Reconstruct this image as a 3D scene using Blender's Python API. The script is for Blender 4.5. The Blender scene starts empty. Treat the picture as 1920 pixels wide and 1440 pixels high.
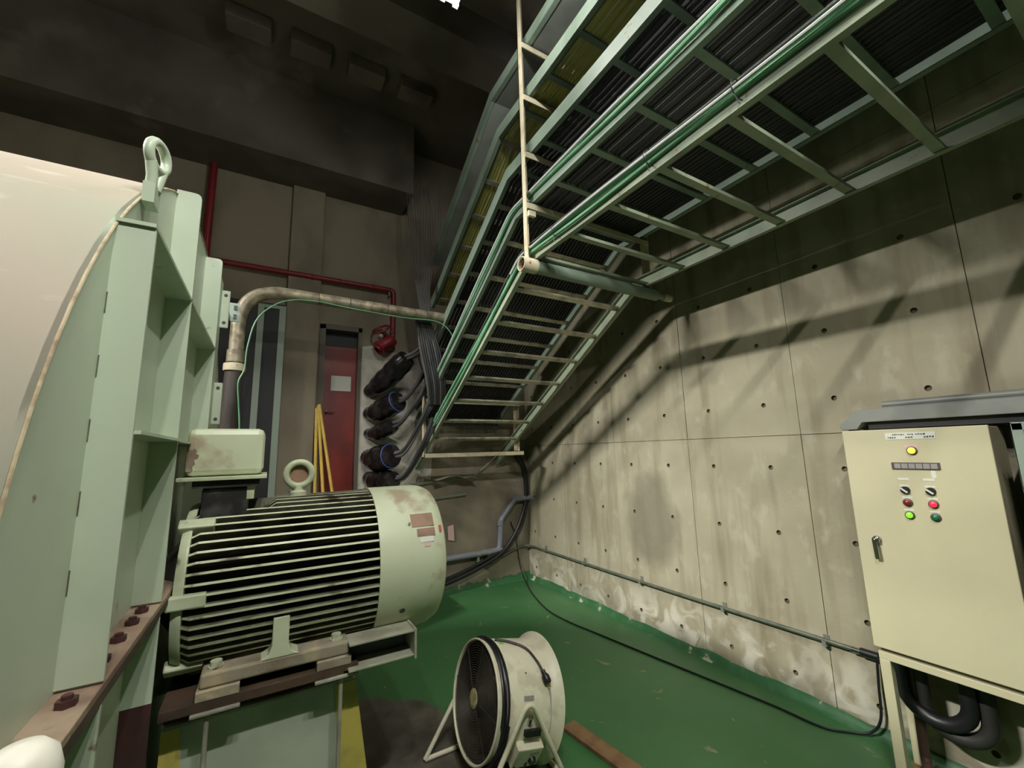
import bpy, bmesh, math, random
from math import sin, cos, pi, radians, tan, atan2, sqrt
from mathutils import Vector, Matrix

random.seed(7)
S = bpy.context.scene
COL = S.collection

# ------------------------------------------------------------------ camera
CAM_H = 1.68
yaw, pit, rol = radians(30.32), radians(9.114), radians(-1.468)
fwd = Vector((sin(yaw) * cos(pit), cos(yaw) * cos(pit), sin(pit)))
rgt = Vector((cos(yaw), -sin(yaw), 0))
upv = rgt.cross(fwd)
r2 = cos(rol) * rgt + sin(rol) * upv
u2 = -sin(rol) * rgt + cos(rol) * upv
cam = bpy.data.cameras.new('camera')
cam.sensor_width = 36.0
cam.lens = 782.0 / 1920 * 36
cam.clip_start = 0.02
camo = bpy.data.objects.new('camera', cam)
m = Matrix.Identity(4)
for i in range(3):
    m[i][0], m[i][1], m[i][2] = r2[i], u2[i], -fwd[i]
m[2][3] = CAM_H
camo.matrix_world = m
COL.objects.link(camo)
S.camera = camo

# ------------------------------------------------------------------ world, exposure
w = bpy.data.worlds.new('world')
S.world = w
w.use_nodes = True
w.node_tree.nodes['Background'].inputs[0].default_value = (0.55, 0.6, 0.5, 1)
w.node_tree.nodes['Background'].inputs[1].default_value = 0.01
S.view_settings.view_transform = 'Standard'
S.view_settings.look = 'None'
S.view_settings.exposure = 0.0
S.view_settings.gamma = 1.0
S.view_settings.use_curve_mapping = False
S.cycles.glossy_bounces = 2
S.cycles.caustics_reflective = False
S.cycles.caustics_refractive = False

LIGHT_COL = (0.985, 0.98, 0.92)
LAMP_POWER = {'over': 56, 'far': 66, 'rear': 335}

# ------------------------------------------------------------------ room numbers
XR, YB, XL, YF, ZC = 3.15, 5.04, -4.8, -4.5, 5.7


# ------------------------------------------------------------------ materials
MATS = {}


def srgb(r, g, b):
    f = lambda c: ((c / 255) / 12.92) if c / 255 <= 0.04045 else (((c / 255) + 0.055) / 1.055) ** 2.4
    return (f(r), f(g), f(b), 1)


def mat(name, col, rough=0.55, metal=0.0, col2=None, scale=5.0, lo=0.45, hi=0.65, detail=5, stretch=(1, 1, 1),
        bump=0.0, bscale=40.0, dirt=None, dscale=3.0, dlo=0.55, dhi=0.62, dstretch=(1, 1, 1), emit=None, emit_s=0.0,
        trans=0.0, vary=0.0):
    m = bpy.data.materials.new(name)
    m.use_nodes = True
    nt = m.node_tree
    N, L = nt.nodes, nt.links
    b = N['Principled BSDF']
    b.inputs['Base Color'].default_value = col
    b.inputs['Roughness'].default_value = rough
    b.inputs['Metallic'].default_value = metal
    if trans:
        b.inputs['Transmission Weight'].default_value = trans
    geo = N.new('ShaderNodeNewGeometry')

    def noise(sc, st, det=detail):
        mp = N.new('ShaderNodeMapping')
        mp.inputs['Scale'].default_value = st
        L.new(geo.outputs['Position'], mp.inputs['Vector'])
        n = N.new('ShaderNodeTexNoise')
        n.inputs['Scale'].default_value = sc
        n.inputs['Detail'].default_value = det
        L.new(mp.outputs[0], n.inputs['Vector'])
        return n.outputs['Fac']

    def ramp(src, lo, hi):
        r = N.new('ShaderNodeMapRange')
        r.inputs['From Min'].default_value = lo
        r.inputs['From Max'].default_value = hi
        L.new(src, r.inputs['Value'])
        return r.outputs[0]

    def mix(fac, a, bb):
        x = N.new('ShaderNodeMix')
        x.data_type = 'RGBA'
        L.new(fac, x.inputs['Factor'])
        for sock, v in ((x.inputs[6], a), (x.inputs[7], bb)):
            if isinstance(v, tuple):
                sock.default_value = v
            else:
                L.new(v, sock)
        return x.outputs[2]

    cur = col
    if col2:
        cur = mix(ramp(noise(scale, stretch), lo, hi), cur, col2)
    if dirt:
        cur = mix(ramp(noise(dscale, dstretch, 8), dlo, dhi), cur, dirt)
    if vary:
        oi = N.new('ShaderNodeObjectInfo')
        mr = N.new('ShaderNodeMapRange')
        mr.inputs['To Min'].default_value = 1 - vary
        mr.inputs['To Max'].default_value = 1 + vary
        L.new(oi.outputs['Random'], mr.inputs['Value'])
        hs = N.new('ShaderNodeHueSaturation')
        L.new(mr.outputs[0], hs.inputs['Value'])
        if isinstance(cur, tuple):
            hs.inputs['Color'].default_value = cur
        else:
            L.new(cur, hs.inputs['Color'])
        cur = hs.outputs[0]
    if not isinstance(cur, tuple):
        L.new(cur, b.inputs['Base Color'])
    if bump:
        bp = N.new('ShaderNodeBump')
        bp.inputs['Strength'].default_value = bump
        bp.inputs['Distance'].default_value = 0.01
        L.new(noise(bscale, (1, 1, 1), 4), bp.inputs['Height'])
        L.new(bp.outputs[0], b.inputs['Normal'])
    if emit:
        b.inputs['Emission Color'].default_value = emit
        b.inputs['Emission Strength'].default_value = emit_s
    MATS[name] = m
    m['_n'] = 1
    return m


def concrete_wall():
    """cast concrete: mottled, vertical streaks, white bloom low down, one darker blot"""
    m = bpy.data.materials.new('cast_concrete')
    m.use_nodes = True
    nt = m.node_tree
    N, L = nt.nodes, nt.links
    b = N['Principled BSDF']
    b.inputs['Roughness'].default_value = 0.75
    geo = N.new('ShaderNodeNewGeometry')
    sep = N.new('ShaderNodeSeparateXYZ')
    L.new(geo.outputs['Position'], sep.inputs[0])

    def noise(sc, st, det=5, dist=0):
        mp = N.new('ShaderNodeMapping')
        mp.inputs['Scale'].default_value = st
        L.new(geo.outputs['Position'], mp.inputs['Vector'])
        n = N.new('ShaderNodeTexNoise')
        n.inputs['Scale'].default_value = sc
        n.inputs['Detail'].default_value = det
        n.inputs['Distortion'].default_value = dist
        L.new(mp.outputs[0], n.inputs['Vector'])
        return n.outputs['Fac']

    def rng(src, a, c, t0=0.0, t1=1.0):
        r = N.new('ShaderNodeMapRange')
        r.inputs['From Min'].default_value = a
        r.inputs['From Max'].default_value = c
        r.inputs['To Min'].default_value = t0
        r.inputs['To Max'].default_value = t1
        L.new(src, r.inputs['Value'])
        return r.outputs[0]

    def op(o, a, c):
        x = N.new('ShaderNodeMath')
        x.operation = o
        for i, v in enumerate((a, c)):
            if isinstance(v, (int, float)):
                x.inputs[i].default_value = v
            else:
                L.new(v, x.inputs[i])
        return x.outputs[0]

    def mix(fac, a, c):
        x = N.new('ShaderNodeMix')
        x.data_type = 'RGBA'
        L.new(fac, x.inputs['Factor'])
        for sock, v in ((x.inputs[6], a), (x.inputs[7], c)):
            if isinstance(v, tuple):
                sock.default_value = v
            else:
                L.new(v, sock)
        return x.outputs[2]

    base = mix(rng(noise(1.3, (1, 1, 1)), 0.35, 0.68), srgb(152, 144, 121), srgb(174, 166, 142))
    base = mix(rng(noise(2.2, (3, 3, 0.35), 6), 0.5, 0.72), base, srgb(134, 124, 100))
    base = mix(rng(noise(9, (1, 1, 0.6), 8), 0.56, 0.7, 0, 0.5), base, srgb(184, 177, 156))
    # white mineral bloom near the floor
    low = rng(sep.outputs['Z'], 0.12, 0.5, 1, 0)
    bl = op('MULTIPLY', low, rng(noise(4.5, (1, 1, 1), 9, 1.2), 0.47, 0.6))
    base = mix(bl, base, srgb(200, 194, 178))
    gr = op('MULTIPLY', low, rng(noise(3.1, (1, 1, 1), 6, .5), 0.5, 0.62, 0, 0.6))
    base = mix(gr, base, srgb(130, 122, 104))
    # soft-edged blot mixed darker into the wall colour
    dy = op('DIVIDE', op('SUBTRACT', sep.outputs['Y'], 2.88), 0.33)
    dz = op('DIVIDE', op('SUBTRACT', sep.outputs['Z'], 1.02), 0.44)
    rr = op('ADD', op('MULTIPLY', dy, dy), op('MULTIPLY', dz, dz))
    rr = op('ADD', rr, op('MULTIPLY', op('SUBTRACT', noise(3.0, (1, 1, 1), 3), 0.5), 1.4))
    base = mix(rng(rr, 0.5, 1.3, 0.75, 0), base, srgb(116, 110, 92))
    oi = N.new('ShaderNodeObjectInfo')
    hs = N.new('ShaderNodeHueSaturation')
    L.new(rng(oi.outputs['Random'], 0, 1, 0.93, 1.06), hs.inputs['Value'])
    L.new(base, hs.inputs['Color'])
    L.new(hs.outputs[0], b.inputs['Base Color'])
    bp = N.new('ShaderNodeBump')
    bp.inputs['Strength'].default_value = 0.25
    bp.inputs['Distance'].default_value = 0.006
    L.new(noise(22, (1, 1, 1), 6), bp.inputs['Height'])
    L.new(bp.outputs[0], b.inputs['Normal'])
    MATS['cast_concrete'] = m
    return m


def floor_paint():
    m = bpy.data.materials.new('green_floor_paint')
    m.use_nodes = True
    nt = m.node_tree
    N, L = nt.nodes, nt.links
    b = N['Principled BSDF']
    b.inputs['Roughness'].default_value = 0.42
    geo = N.new('ShaderNodeNewGeometry')
    sep = N.new('ShaderNodeSeparateXYZ')
    L.new(geo.outputs['Position'], sep.inputs[0])

    def noise(sc, det=5, dist=0):
        n = N.new('ShaderNodeTexNoise')
        n.inputs['Scale'].default_value = sc
        n.inputs['Detail'].default_value = det
        n.inputs['Distortion'].default_value = dist
        L.new(geo.outputs['Position'], n.inputs['Vector'])
        return n.outputs['Fac']

    def rng(src, a, c, t0=0.0, t1=1.0):
        r = N.new('ShaderNodeMapRange')
        r.inputs['From Min'].default_value = a
        r.inputs['From Max'].default_value = c
        r.inputs['To Min'].default_value = t0
        r.inputs['To Max'].default_value = t1
        L.new(src, r.inputs['Value'])
        return r.outputs[0]

    def op(o, a, c):
        x = N.new('ShaderNodeMath')
        x.operation = o
        for i, v in enumerate((a, c)):
            if isinstance(v, (int, float)):
                x.inputs[i].default_value = v
            else:
                L.new(v, x.inputs[i])
        return x.outputs[0]

    def mix(fac, a, c):
        x = N.new('ShaderNodeMix')
        x.data_type = 'RGBA'
        L.new(fac, x.inputs['Factor'])
        for sock, v in ((x.inputs[6], a), (x.inputs[7], c)):
            if isinstance(v, tuple):
                sock.default_value = v
            else:
                L.new(v, sock)
        return x.outputs[2]

    g = mix(rng(noise(1.1), 0.35, 0.7), srgb(54, 106, 60), srgb(72, 120, 74))
    g = mix(rng(noise(6, 9, .6), 0.66, 0.72, 0, 0.75), g, srgb(150, 150, 118))
    # bare, dirty concrete round the motor plinth
    dx = op('DIVIDE', op('SUBTRACT', sep.outputs['X'], 0.35), 0.95)
    dy = op('DIVIDE', op('SUBTRACT', sep.outputs['Y'], 2.45), 0.95)
    rr = op('ADD', op('MULTIPLY', dx, dx), op('MULTIPLY', dy, dy))
    rr = op('ADD', rr, op('MULTIPLY', op('SUBTRACT', noise(2.5, 5), 0.5), 0.8))
    bare = mix(rng(noise(5, 6), 0.4, 0.65), srgb(70, 66, 60), srgb(104, 98, 88))
    g = mix(rng(rr, 0.9, 1.0, 1, 0), g, bare)
    L.new(g, b.inputs['Base Color'])
    bp = N.new('ShaderNodeBump')
    bp.inputs['Strength'].default_value = 0.15
    bp.inputs['Distance'].default_value = 0.01
    L.new(noise(9, 4), bp.inputs['Height'])
    L.new(bp.outputs[0], b.inputs['Normal'])
    MATS['green_floor_paint'] = m
    return m


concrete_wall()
floor_paint()
mat('tie_plug', srgb(108, 100, 80), 0.9, col2=srgb(90, 82, 66), scale=30)
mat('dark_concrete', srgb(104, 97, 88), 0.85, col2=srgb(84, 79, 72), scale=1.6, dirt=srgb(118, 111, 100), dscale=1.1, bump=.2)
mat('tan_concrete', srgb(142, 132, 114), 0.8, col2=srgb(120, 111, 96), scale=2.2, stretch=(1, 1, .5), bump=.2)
mat('plaster_white', srgb(205, 200, 188), 0.85, col2=srgb(176, 170, 158), scale=5, bump=.4, bscale=18)
mat('tray_paint', srgb(132, 148, 134), 0.45, col2=srgb(112, 128, 114), scale=3, dirt=srgb(120, 92, 66), dscale=14, dlo=.68, dhi=.74)
mat('tray_lower_paint', srgb(150, 160, 138), 0.45, col2=srgb(126, 138, 118), scale=4, dirt=srgb(128, 100, 70), dscale=16, dlo=.66, dhi=.72)
mat('hanger_cream', srgb(214, 204, 176), 0.55, col2=srgb(190, 176, 148), scale=7, dirt=srgb(150, 100, 70), dscale=22, dlo=.66, dhi=.72)
mat('rung_steel', srgb(190, 184, 164), 0.35, 0.4, col2=srgb(140, 134, 120), scale=9)
mat('solid_tray_grey', srgb(140, 146, 140), 0.5, 0.2, col2=srgb(118, 122, 118), scale=2)
mat('black_cable', srgb(44, 44, 47), 0.5, col2=srgb(58, 57, 58), scale=4)
mat('dusty_cable', srgb(84, 82, 80), 0.6, col2=srgb(56, 56, 58), scale=6)
mat('yellow_cable', srgb(176, 176, 92), 0.5, col2=srgb(146, 148, 84), scale=5)
mat('green_cable', srgb(112, 164, 126), 0.45, col2=srgb(92, 142, 106), scale=5)
mat('white_cable', srgb(176, 180, 176), 0.5)
mat('tie_blue', srgb(70, 96, 170), 0.5)
mat('blower_green', srgb(186, 197, 176), 0.42, col2=srgb(174, 186, 164), scale=2.4, dirt=srgb(122, 100, 80), dscale=17, dlo=.7, dhi=.75)
mat('blower_cream', srgb(172, 160, 144), 0.5, col2=srgb(162, 162, 144), scale=1.3, dirt=srgb(196, 188, 170), dscale=4.5, dlo=.6, dhi=.7, dstretch=(1, 3, 3))
mat('weld_dark', srgb(92, 92, 76), 0.7, col2=srgb(70, 62, 50), scale=60)
mat('rim_paint', srgb(196, 180, 150), 0.6, col2=srgb(150, 124, 98), scale=30)
mat('rust_edge', srgb(150, 120, 96), 0.8, col2=srgb(112, 84, 66), scale=40)
mat('rusty_flange', srgb(158, 138, 118), 0.6, col2=srgb(120, 96, 82), scale=6, dirt=srgb(92, 66, 54), dscale=11, dlo=.6, dhi=.7, bump=.3)
mat('maroon_primer', srgb(72, 36, 36), 0.6, col2=srgb(52, 28, 28), scale=6)
mat('motor_green', srgb(200, 206, 176), 0.45, col2=srgb(166, 174, 144), scale=6, dirt=srgb(72, 60, 50), dscale=8, dlo=.6, dhi=.68)
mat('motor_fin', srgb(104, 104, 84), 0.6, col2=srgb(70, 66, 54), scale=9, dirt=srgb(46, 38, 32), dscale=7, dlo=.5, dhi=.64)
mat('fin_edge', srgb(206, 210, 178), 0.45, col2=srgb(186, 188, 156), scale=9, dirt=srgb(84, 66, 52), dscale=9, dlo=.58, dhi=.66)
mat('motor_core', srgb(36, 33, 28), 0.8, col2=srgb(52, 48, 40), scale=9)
mat('motor_cover', srgb(208, 214, 184), 0.4, col2=srgb(196, 202, 172), scale=3, dirt=srgb(170, 156, 132), dscale=5, dlo=.6, dhi=.68)
mat('plate_brown', srgb(150, 118, 96), 0.55, col2=srgb(128, 100, 82), scale=20)
mat('label_pink', srgb(222, 186, 180), 0.5)
mat('red_mark', srgb(190, 60, 50), 0.5)
mat('oily_black', srgb(36, 34, 34), 0.35, col2=srgb(70, 68, 68), scale=16)
mat('base_rust', srgb(150, 141, 122), 0.65, col2=srgb(116, 98, 80), scale=5, dirt=srgb(176, 160, 132), dscale=8, dlo=.56, dhi=.68, bump=.4, bscale=30)
mat('deep_rust', srgb(72, 54, 40), 0.75, col2=srgb(48, 36, 28), scale=8)
mat('channel_grey', srgb(160, 160, 142), 0.55, col2=srgb(130, 126, 112), scale=8)
mat('dark_green_steel', srgb(40, 58, 42), 0.5)
mat('plinth_paint', srgb(176, 184, 166), 0.6, col2=srgb(158, 166, 148), scale=4)
mat('plinth_yellow', srgb(186, 172, 84), 0.6, col2=srgb(150, 140, 84), scale=9)
mat('fan_cream', srgb(232, 226, 200), 0.42, col2=srgb(212, 206, 180), scale=7, lo=.5, hi=.62, dirt=srgb(236, 232, 208), dscale=8, dlo=.56, dhi=.62)
mat('fan_dark', srgb(74, 68, 62), 0.55, metal=.2, col2=srgb(58, 52, 48), scale=6)
mat('fan_guard', srgb(96, 90, 82), 0.45, metal=.4)
mat('black_rubber', srgb(28, 28, 30), 0.4)
mat('badge_cream', srgb(196, 186, 140), 0.5, col2=srgb(150, 140, 104), scale=60)
mat('brass', srgb(200, 180, 110), 0.3, metal=.9)
mat('cabinet_cream', srgb(206, 198, 164), 0.38, col2=srgb(200, 192, 160), scale=2)
mat('cabinet_shadow', srgb(120, 112, 92), 0.5)
mat('chrome', srgb(190, 190, 186), 0.18, metal=1)
mat('name_white', srgb(226, 226, 214), 0.5)
mat('ink', srgb(60, 58, 54), 0.6)
mat('display_bezel', srgb(86, 76, 74), 0.4)
mat('display_cell', srgb(160, 154, 150), 0.35)
mat('lamp_orange', srgb(255, 170, 40), 0.3, emit=srgb(255, 176, 60), emit_s=2.2)
mat('lamp_red_on', srgb(230, 40, 60), 0.3, emit=srgb(255, 40, 70), emit_s=1.0)
mat('lamp_red_off', srgb(140, 34, 38), 0.3)
mat('lamp_green_on', srgb(120, 220, 30), 0.3, emit=srgb(130, 235, 30), emit_s=0.9)
mat('lamp_green_off', srgb(28, 110, 76), 0.3)
mat('duct_grey', srgb(128, 130, 124), 0.42, col2=srgb(112, 114, 110), scale=4)
mat('galvanised', srgb(158, 150, 130), 0.5, metal=.35, col2=srgb(122, 108, 90), scale=14, dirt=srgb(196, 184, 150), dscale=10, dlo=.56, dhi=.7)
mat('hose_dark', srgb(46, 44, 42), 0.6)
mat('flex_dark', srgb(66, 58, 54), 0.6)
mat('red_paint', srgb(132, 30, 40), 0.45, col2=srgb(110, 26, 36), scale=6)
mat('door_red', srgb(128, 36, 26), 0.45, col2=srgb(112, 30, 24), scale=3)
mat('door_frame', srgb(92, 84, 74), 0.6)
mat('dark_glass', srgb(26, 27, 28), 0.6)
mat('panel_grey', srgb(142, 156, 142), 0.5)
mat('paper', srgb(222, 220, 214), 0.7)
mat('pole_yellow', srgb(222, 190, 92), 0.5, col2=srgb(206, 172, 82), scale=12)
mat('sleeve_black', srgb(26, 24, 26), 0.22, col2=srgb(50, 44, 44), scale=10)
mat('pvc_grey', srgb(126, 128, 138), 0.35)
mat('conduit_grey', srgb(104, 110, 96), 0.4, metal=.3, col2=srgb(84, 88, 76), scale=10)
mat('clip_zinc', srgb(160, 164, 156), 0.35, metal=.6)
mat('lamp_housing', srgb(210, 210, 204), 0.4)
mat('lamp_tube', srgb(255, 250, 236), 0.3, emit=(1, .96, .86, 1), emit_s=6.0)
mat('rust_bar', srgb(140, 110, 76), 0.8, col2=srgb(112, 84, 58), scale=8)
mat('white_cap', srgb(232, 228, 214), 0.45)
mat('cove_green', srgb(50, 100, 60), 0.5, col2=srgb(76, 116, 82), scale=7, dirt=srgb(196, 190, 166), dscale=7, dlo=.6, dhi=.64)
mat('dark_brown_pipe', srgb(70, 48, 42), 0.55)
mat('dial_grey', srgb(150, 148, 140), 0.5)
mat('lime_sticker', srgb(150, 210, 60), 0.5)


# ------------------------------------------------------------------ mesh builder
def V3(p):
    return Vector(p)


ORG = {}


class MB:
    def __init__(s):
        s.v, s.f, s.s = [], [], []

    def add(s, vs, fs, smooth=False):
        o = len(s.v)
        s.v += [tuple(p) for p in vs]
        for f in fs:
            s.f.append(tuple(i + o for i in f))
            s.s.append(smooth)
        return s

    def box(s, x0, x1, y0, y1, z0, z1):
        x0, x1 = min(x0, x1), max(x0, x1)
        y0, y1 = min(y0, y1), max(y0, y1)
        z0, z1 = min(z0, z1), max(z0, z1)
        return s.add([(x0, y0, z0), (x1, y0, z0), (x1, y1, z0), (x0, y1, z0), (x0, y0, z1), (x1, y0, z1), (x1, y1, z1), (x0, y1, z1)],
                     [(0, 3, 2, 1), (4, 5, 6, 7), (0, 1, 5, 4), (1, 2, 6, 5), (2, 3, 7, 6), (3, 0, 4, 7)])

    def obox(s, c, ax, ay, az):
        """box from centre and three half-axis vectors"""
        c, ax, ay, az = V3(c), V3(ax), V3(ay), V3(az)
        vs = [c + sx * ax + sy * ay + sz * az for sz in (-1, 1) for (sx, sy) in ((-1, -1), (1, -1), (1, 1), (-1, 1))]
        return s.add(vs, [(0, 3, 2, 1), (4, 5, 6, 7), (0, 1, 5, 4), (1, 2, 6, 5), (2, 3, 7, 6), (3, 0, 4, 7)])

    def prism(s, poly, vec, smooth=False):
        n = len(poly)
        vec = V3(vec)
        a = [V3(p) for p in poly]
        vs = a + [p + vec for p in a]
        fs = [tuple(range(n - 1, -1, -1)), tuple(range(n, 2 * n))]
        fs += [(i, (i + 1) % n, n + (i + 1) % n, n + i) for i in range(n)]
        return s.add(vs, fs, smooth)

    def tube(s, path, r, n=8, caps=True, closed=False):
        P = [V3(p) for p in path]
        k = len(P)
        R = r if isinstance(r, (list, tuple)) else [r] * k
        T = []
        for i in range(k):
            if closed:
                t = P[(i + 1) % k] - P[i - 1]
            else:
                t = (P[min(i + 1, k - 1)] - P[max(i - 1, 0)])
            T.append(t.normalized() if t.length > 1e-9 else Vector((0, 0, 1)))
        a = Vector((0, 0, 1)) if abs(T[0].z) < 0.9 else Vector((1, 0, 0))
        u = T[0].cross(a).normalized()
        vs, fs = [], []
        for i in range(k):
            u = (u - T[i] * u.dot(T[i])).normalized()
            v = T[i].cross(u)
            for j in range(n):
                an = 2 * pi * j / n
                vs.append(P[i] + R[i] * (cos(an) * u + sin(an) * v))
        rows = k if closed else k - 1
        for i in range(rows):
            for j in range(n):
                i2 = (i + 1) % k
                fs.append((i * n + j, i * n + (j + 1) % n, i2 * n + (j + 1) % n, i2 * n + j))
        s.add(vs, fs, True)
        if caps and not closed:
            s.add(vs[:n], [tuple(range(n - 1, -1, -1))])
            s.add(vs[-n:], [tuple(range(n))])
        return s

    def lathe(s, prof, org, axis, n=32, smooth=True):
        """prof: list of (distance along axis, radius)"""
        org, axis = V3(org), V3(axis).normalized()
        a = Vector((0, 0, 1)) if abs(axis.z) < 0.9 else Vector((1, 0, 0))
        u = axis.cross(a).normalized()
        v = axis.cross(u)
        vs, fs = [], []
        for d, r in prof:
            for j in range(n):
                an = 2 * pi * j / n
                vs.append(org + axis * d + r * (cos(an) * u + sin(an) * v))
        for i in range(len(prof) - 1):
            for j in range(n):
                fs.append((i * n + j, i * n + (j + 1) % n, (i + 1) * n + (j + 1) % n, (i + 1) * n + j))
        return s.add(vs, fs, smooth)

    def disc(s, c, axis, r, n=16):
        return s.lathe([(0, r), (0, 0.0001)], c, axis, n, False)

    def cyl(s, a, b, r, n=12, r1=None):
        a, b = V3(a), V3(b)
        L = (b - a).length
        r1 = r if r1 is None else r1
        return s.lathe([(0, 0.0001), (0, r), (L, r1), (L, 0.0001)], a, b - a, n)

    def torus(s, c, axis, R, r, n=28, m=8):
        axis = V3(axis).normalized()
        a = Vector((0, 0, 1)) if abs(axis.z) < 0.9 else Vector((1, 0, 0))
        u = axis.cross(a).normalized()
        v = axis.cross(u)
        c = V3(c)
        return s.tube([c + R * (cos(2 * pi * i / n) * u + sin(2 * pi * i / n) * v) for i in range(n)], r, m, closed=True)

    def sweep(s, sec, path, udir, caps=True):
        """closed polygon section (u, n) along a mitred path; n is the path normal, udir is constant"""
        P = [V3(p) for p in path]
        u = V3(udir).normalized()
        k, q = len(P), len(sec)
        vs, fs = [], []
        for i in range(k):
            t0 = (P[i] - P[i - 1]).normalized() if i else (P[1] - P[0]).normalized()
            t1 = (P[i + 1] - P[i]).normalized() if i < k - 1 else t0
            t = (t0 + t1).normalized()
            nn = u.cross(t)
            sc = 1 / max(0.2, t.dot(t0))
            for a, b in sec:
                vs.append(P[i] + u * a + nn * b * sc)
        for i in range(k - 1):
            for j in range(q):
                fs.append((i * q + j, i * q + (j + 1) % q, (i + 1) * q + (j + 1) % q, (i + 1) * q + j))
        if caps:
            fs.append(tuple(range(q - 1, -1, -1)))
            fs.append(tuple((k - 1) * q + j for j in range(q)))
        return s.add(vs, fs)

    def build(s, name, material, parent=None, org=None, bevel=0.0, angle=40):
        me = bpy.data.meshes.new(name)
        if parent is not None:
            O = ORG[parent.name]
        elif org is not None:
            O = V3(org)
        else:
            xs = [p[0] for p in s.v]
            ys = [p[1] for p in s.v]
            zs = [p[2] for p in s.v]
            O = Vector(((min(xs) + max(xs)) / 2, (min(ys) + max(ys)) / 2, min(zs)))
        me.from_pydata([(p[0] - O.x, p[1] - O.y, p[2] - O.z) for p in s.v], [], s.f)
        bm = bmesh.new()
        bm.from_mesh(me)
        bmesh.ops.remove_doubles(bm, verts=bm.verts, dist=1e-5)
        bmesh.ops.recalc_face_normals(bm, faces=bm.faces)
        bm.to_mesh(me)
        bm.free()
        if any(s.s):
            for p in me.polygons:
                p.use_smooth = True
            me.set_sharp_from_angle(angle=radians(angle))
        me.materials.append(MATS[material])
        o = bpy.data.objects.new(name, me)
        COL.objects.link(o)
        ORG[o.name] = O
        if parent is not None:
            o.parent = parent
        else:
            o.location = O
        if bevel:
            b = o.modifiers.new('bevel', 'BEVEL')
            b.width = bevel
            b.segments = 2
            b.limit_method = 'ANGLE'
        return o


def thing(name, label, cat, org, group=None):
    o = bpy.data.objects.new(name, None)
    o.empty_display_size = 0.1
    o.location = org
    COL.objects.link(o)
    ORG[o.name] = V3(org)
    return tag(o, label, cat, group)


def tag(o, label, cat, group=None):
    o['label'] = label
    o['category'] = cat
    if group:
        o['group'] = group
    return o


def struct(o, label=None):
    o['kind'] = 'structure'
    if label:
        o['label'] = label
    return o


def copy_at(o, delta, parent=None):
    """copy of one object, sharing its mesh, moved by delta"""
    c = o.copy()
    COL.objects.link(c)
    c.location = o.location + V3(delta)
    ORG[c.name] = ORG[o.name] + V3(delta)
    if parent is not None:
        c.parent = parent
    return c


def fillet(pts, rad, seg=6):
    P = [V3(p) for p in pts]
    out = [P[0]]
    for i in range(1, len(P) - 1):
        r = rad[i - 1] if isinstance(rad, (list, tuple)) else rad
        a, b = (P[i - 1] - P[i]), (P[i + 1] - P[i])
        la, lb = a.length, b.length
        a.normalize()
        b.normalize()
        ang = a.angle(b)
        d = min(r / max(1e-6, tan(ang / 2)), la * 0.49, lb * 0.49)
        p0, p1 = P[i] + a * d, P[i] + b * d
        for k in range(seg + 1):
            t = k / seg
            out.append((1 - t) ** 2 * p0 + 2 * t * (1 - t) * P[i] + t * t * p1)
    out.append(P[-1])
    return out


def smooth_path(pts, sub=6):
    """Catmull-Rom through the points"""
    P = [V3(p) for p in pts]
    P = [2 * P[0] - P[1]] + P + [2 * P[-1] - P[-2]]
    out = []
    for i in range(1, len(P) - 2):
        for k in range(sub):
            t = k / sub
            a, b, c, d = P[i - 1], P[i], P[i + 1], P[i + 2]
            out.append(0.5 * ((2 * b) + (c - a) * t + (2 * a - 5 * b + 4 * c - d) * t * t + (3 * b - a - 3 * c + d) * t ** 3))
    out.append(P[-2])
    return out


# ================================================================== STRUCTURE
# floor
struct(MB().box(XL - .3, XR + .3, YF - .3, YB + .3, -0.2, 0.0).build('floor', 'green_floor_paint'), 'green painted concrete floor with worn patches')

# right wall: backing slab and cast panels with tie holes
wr = struct(MB().box(XR + .03, XR + .3, YF - .3, YB + .3, -.2, ZC).build('wall_right', 'dark_concrete'), 'cast concrete wall with panel joints and tie holes')
CELL = 0.45


def panel(ncy, ncz, holes=True):
    """panel of cells, each with a conical tie hole; origin at its low near corner, face at x = 0"""
    b = MB()
    g = 0.0019
    W, Hh = ncy * CELL, ncz * CELL
    for iy in range(ncy):
        for iz in range(ncz):
            y0 = max(iy * CELL, g) if iy == 0 else iy * CELL
            y1 = (iy + 1) * CELL - (g if iy == ncy - 1 else 0)
            z0 = max(iz * CELL, g) if iz == 0 else iz * CELL
            z1 = (iz + 1) * CELL - (g if iz == ncz - 1 else 0)
            cy, cz = (iy + .5) * CELL, (iz + .5) * CELL
            n = 12
            sq, ho, hi = [], [], []
            for k in range(n):
                a = 2 * pi * (k + .5) / n + pi / 4 - pi / n
                dy, dz = cos(a), sin(a)
                mx = max(abs(dy), abs(dz))
                sy, sz = dy / mx, dz / mx
                sq.append((0, y1 if sy > .999 else y0 if sy < -.999 else cy + sy * CELL / 2, z1 if sz > .999 else z0 if sz < -.999 else cz + sz * CELL / 2))
                ho.append((0, cy + .0168 * dy, cz + .0168 * dz))
                hi.append((.018, cy + .0138 * dy, cz + .0138 * dz))
            fs = [(k, (k + 1) % n, n + (k + 1) % n, n + k) for k in range(n)]
            fs += [(n + k, n + (k + 1) % n, 2 * n + (k + 1) % n, 2 * n + k) for k in range(n)]
            fs.append(tuple(2 * n + k for k in range(n)))
            b.add(sq + ho + hi, fs)
    # edges of the panel
    d = .02
    for (ya, za, yb, zb) in ((g, g, W - g, g), (W - g, g, W - g, Hh - g), (W - g, Hh - g, g, Hh - g), (g, Hh - g, g, g)):
        b.add([(0, ya, za), (0, yb, zb), (d, yb, zb), (d, ya, za)], [(0, 1, 2, 3)])
    return b


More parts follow.
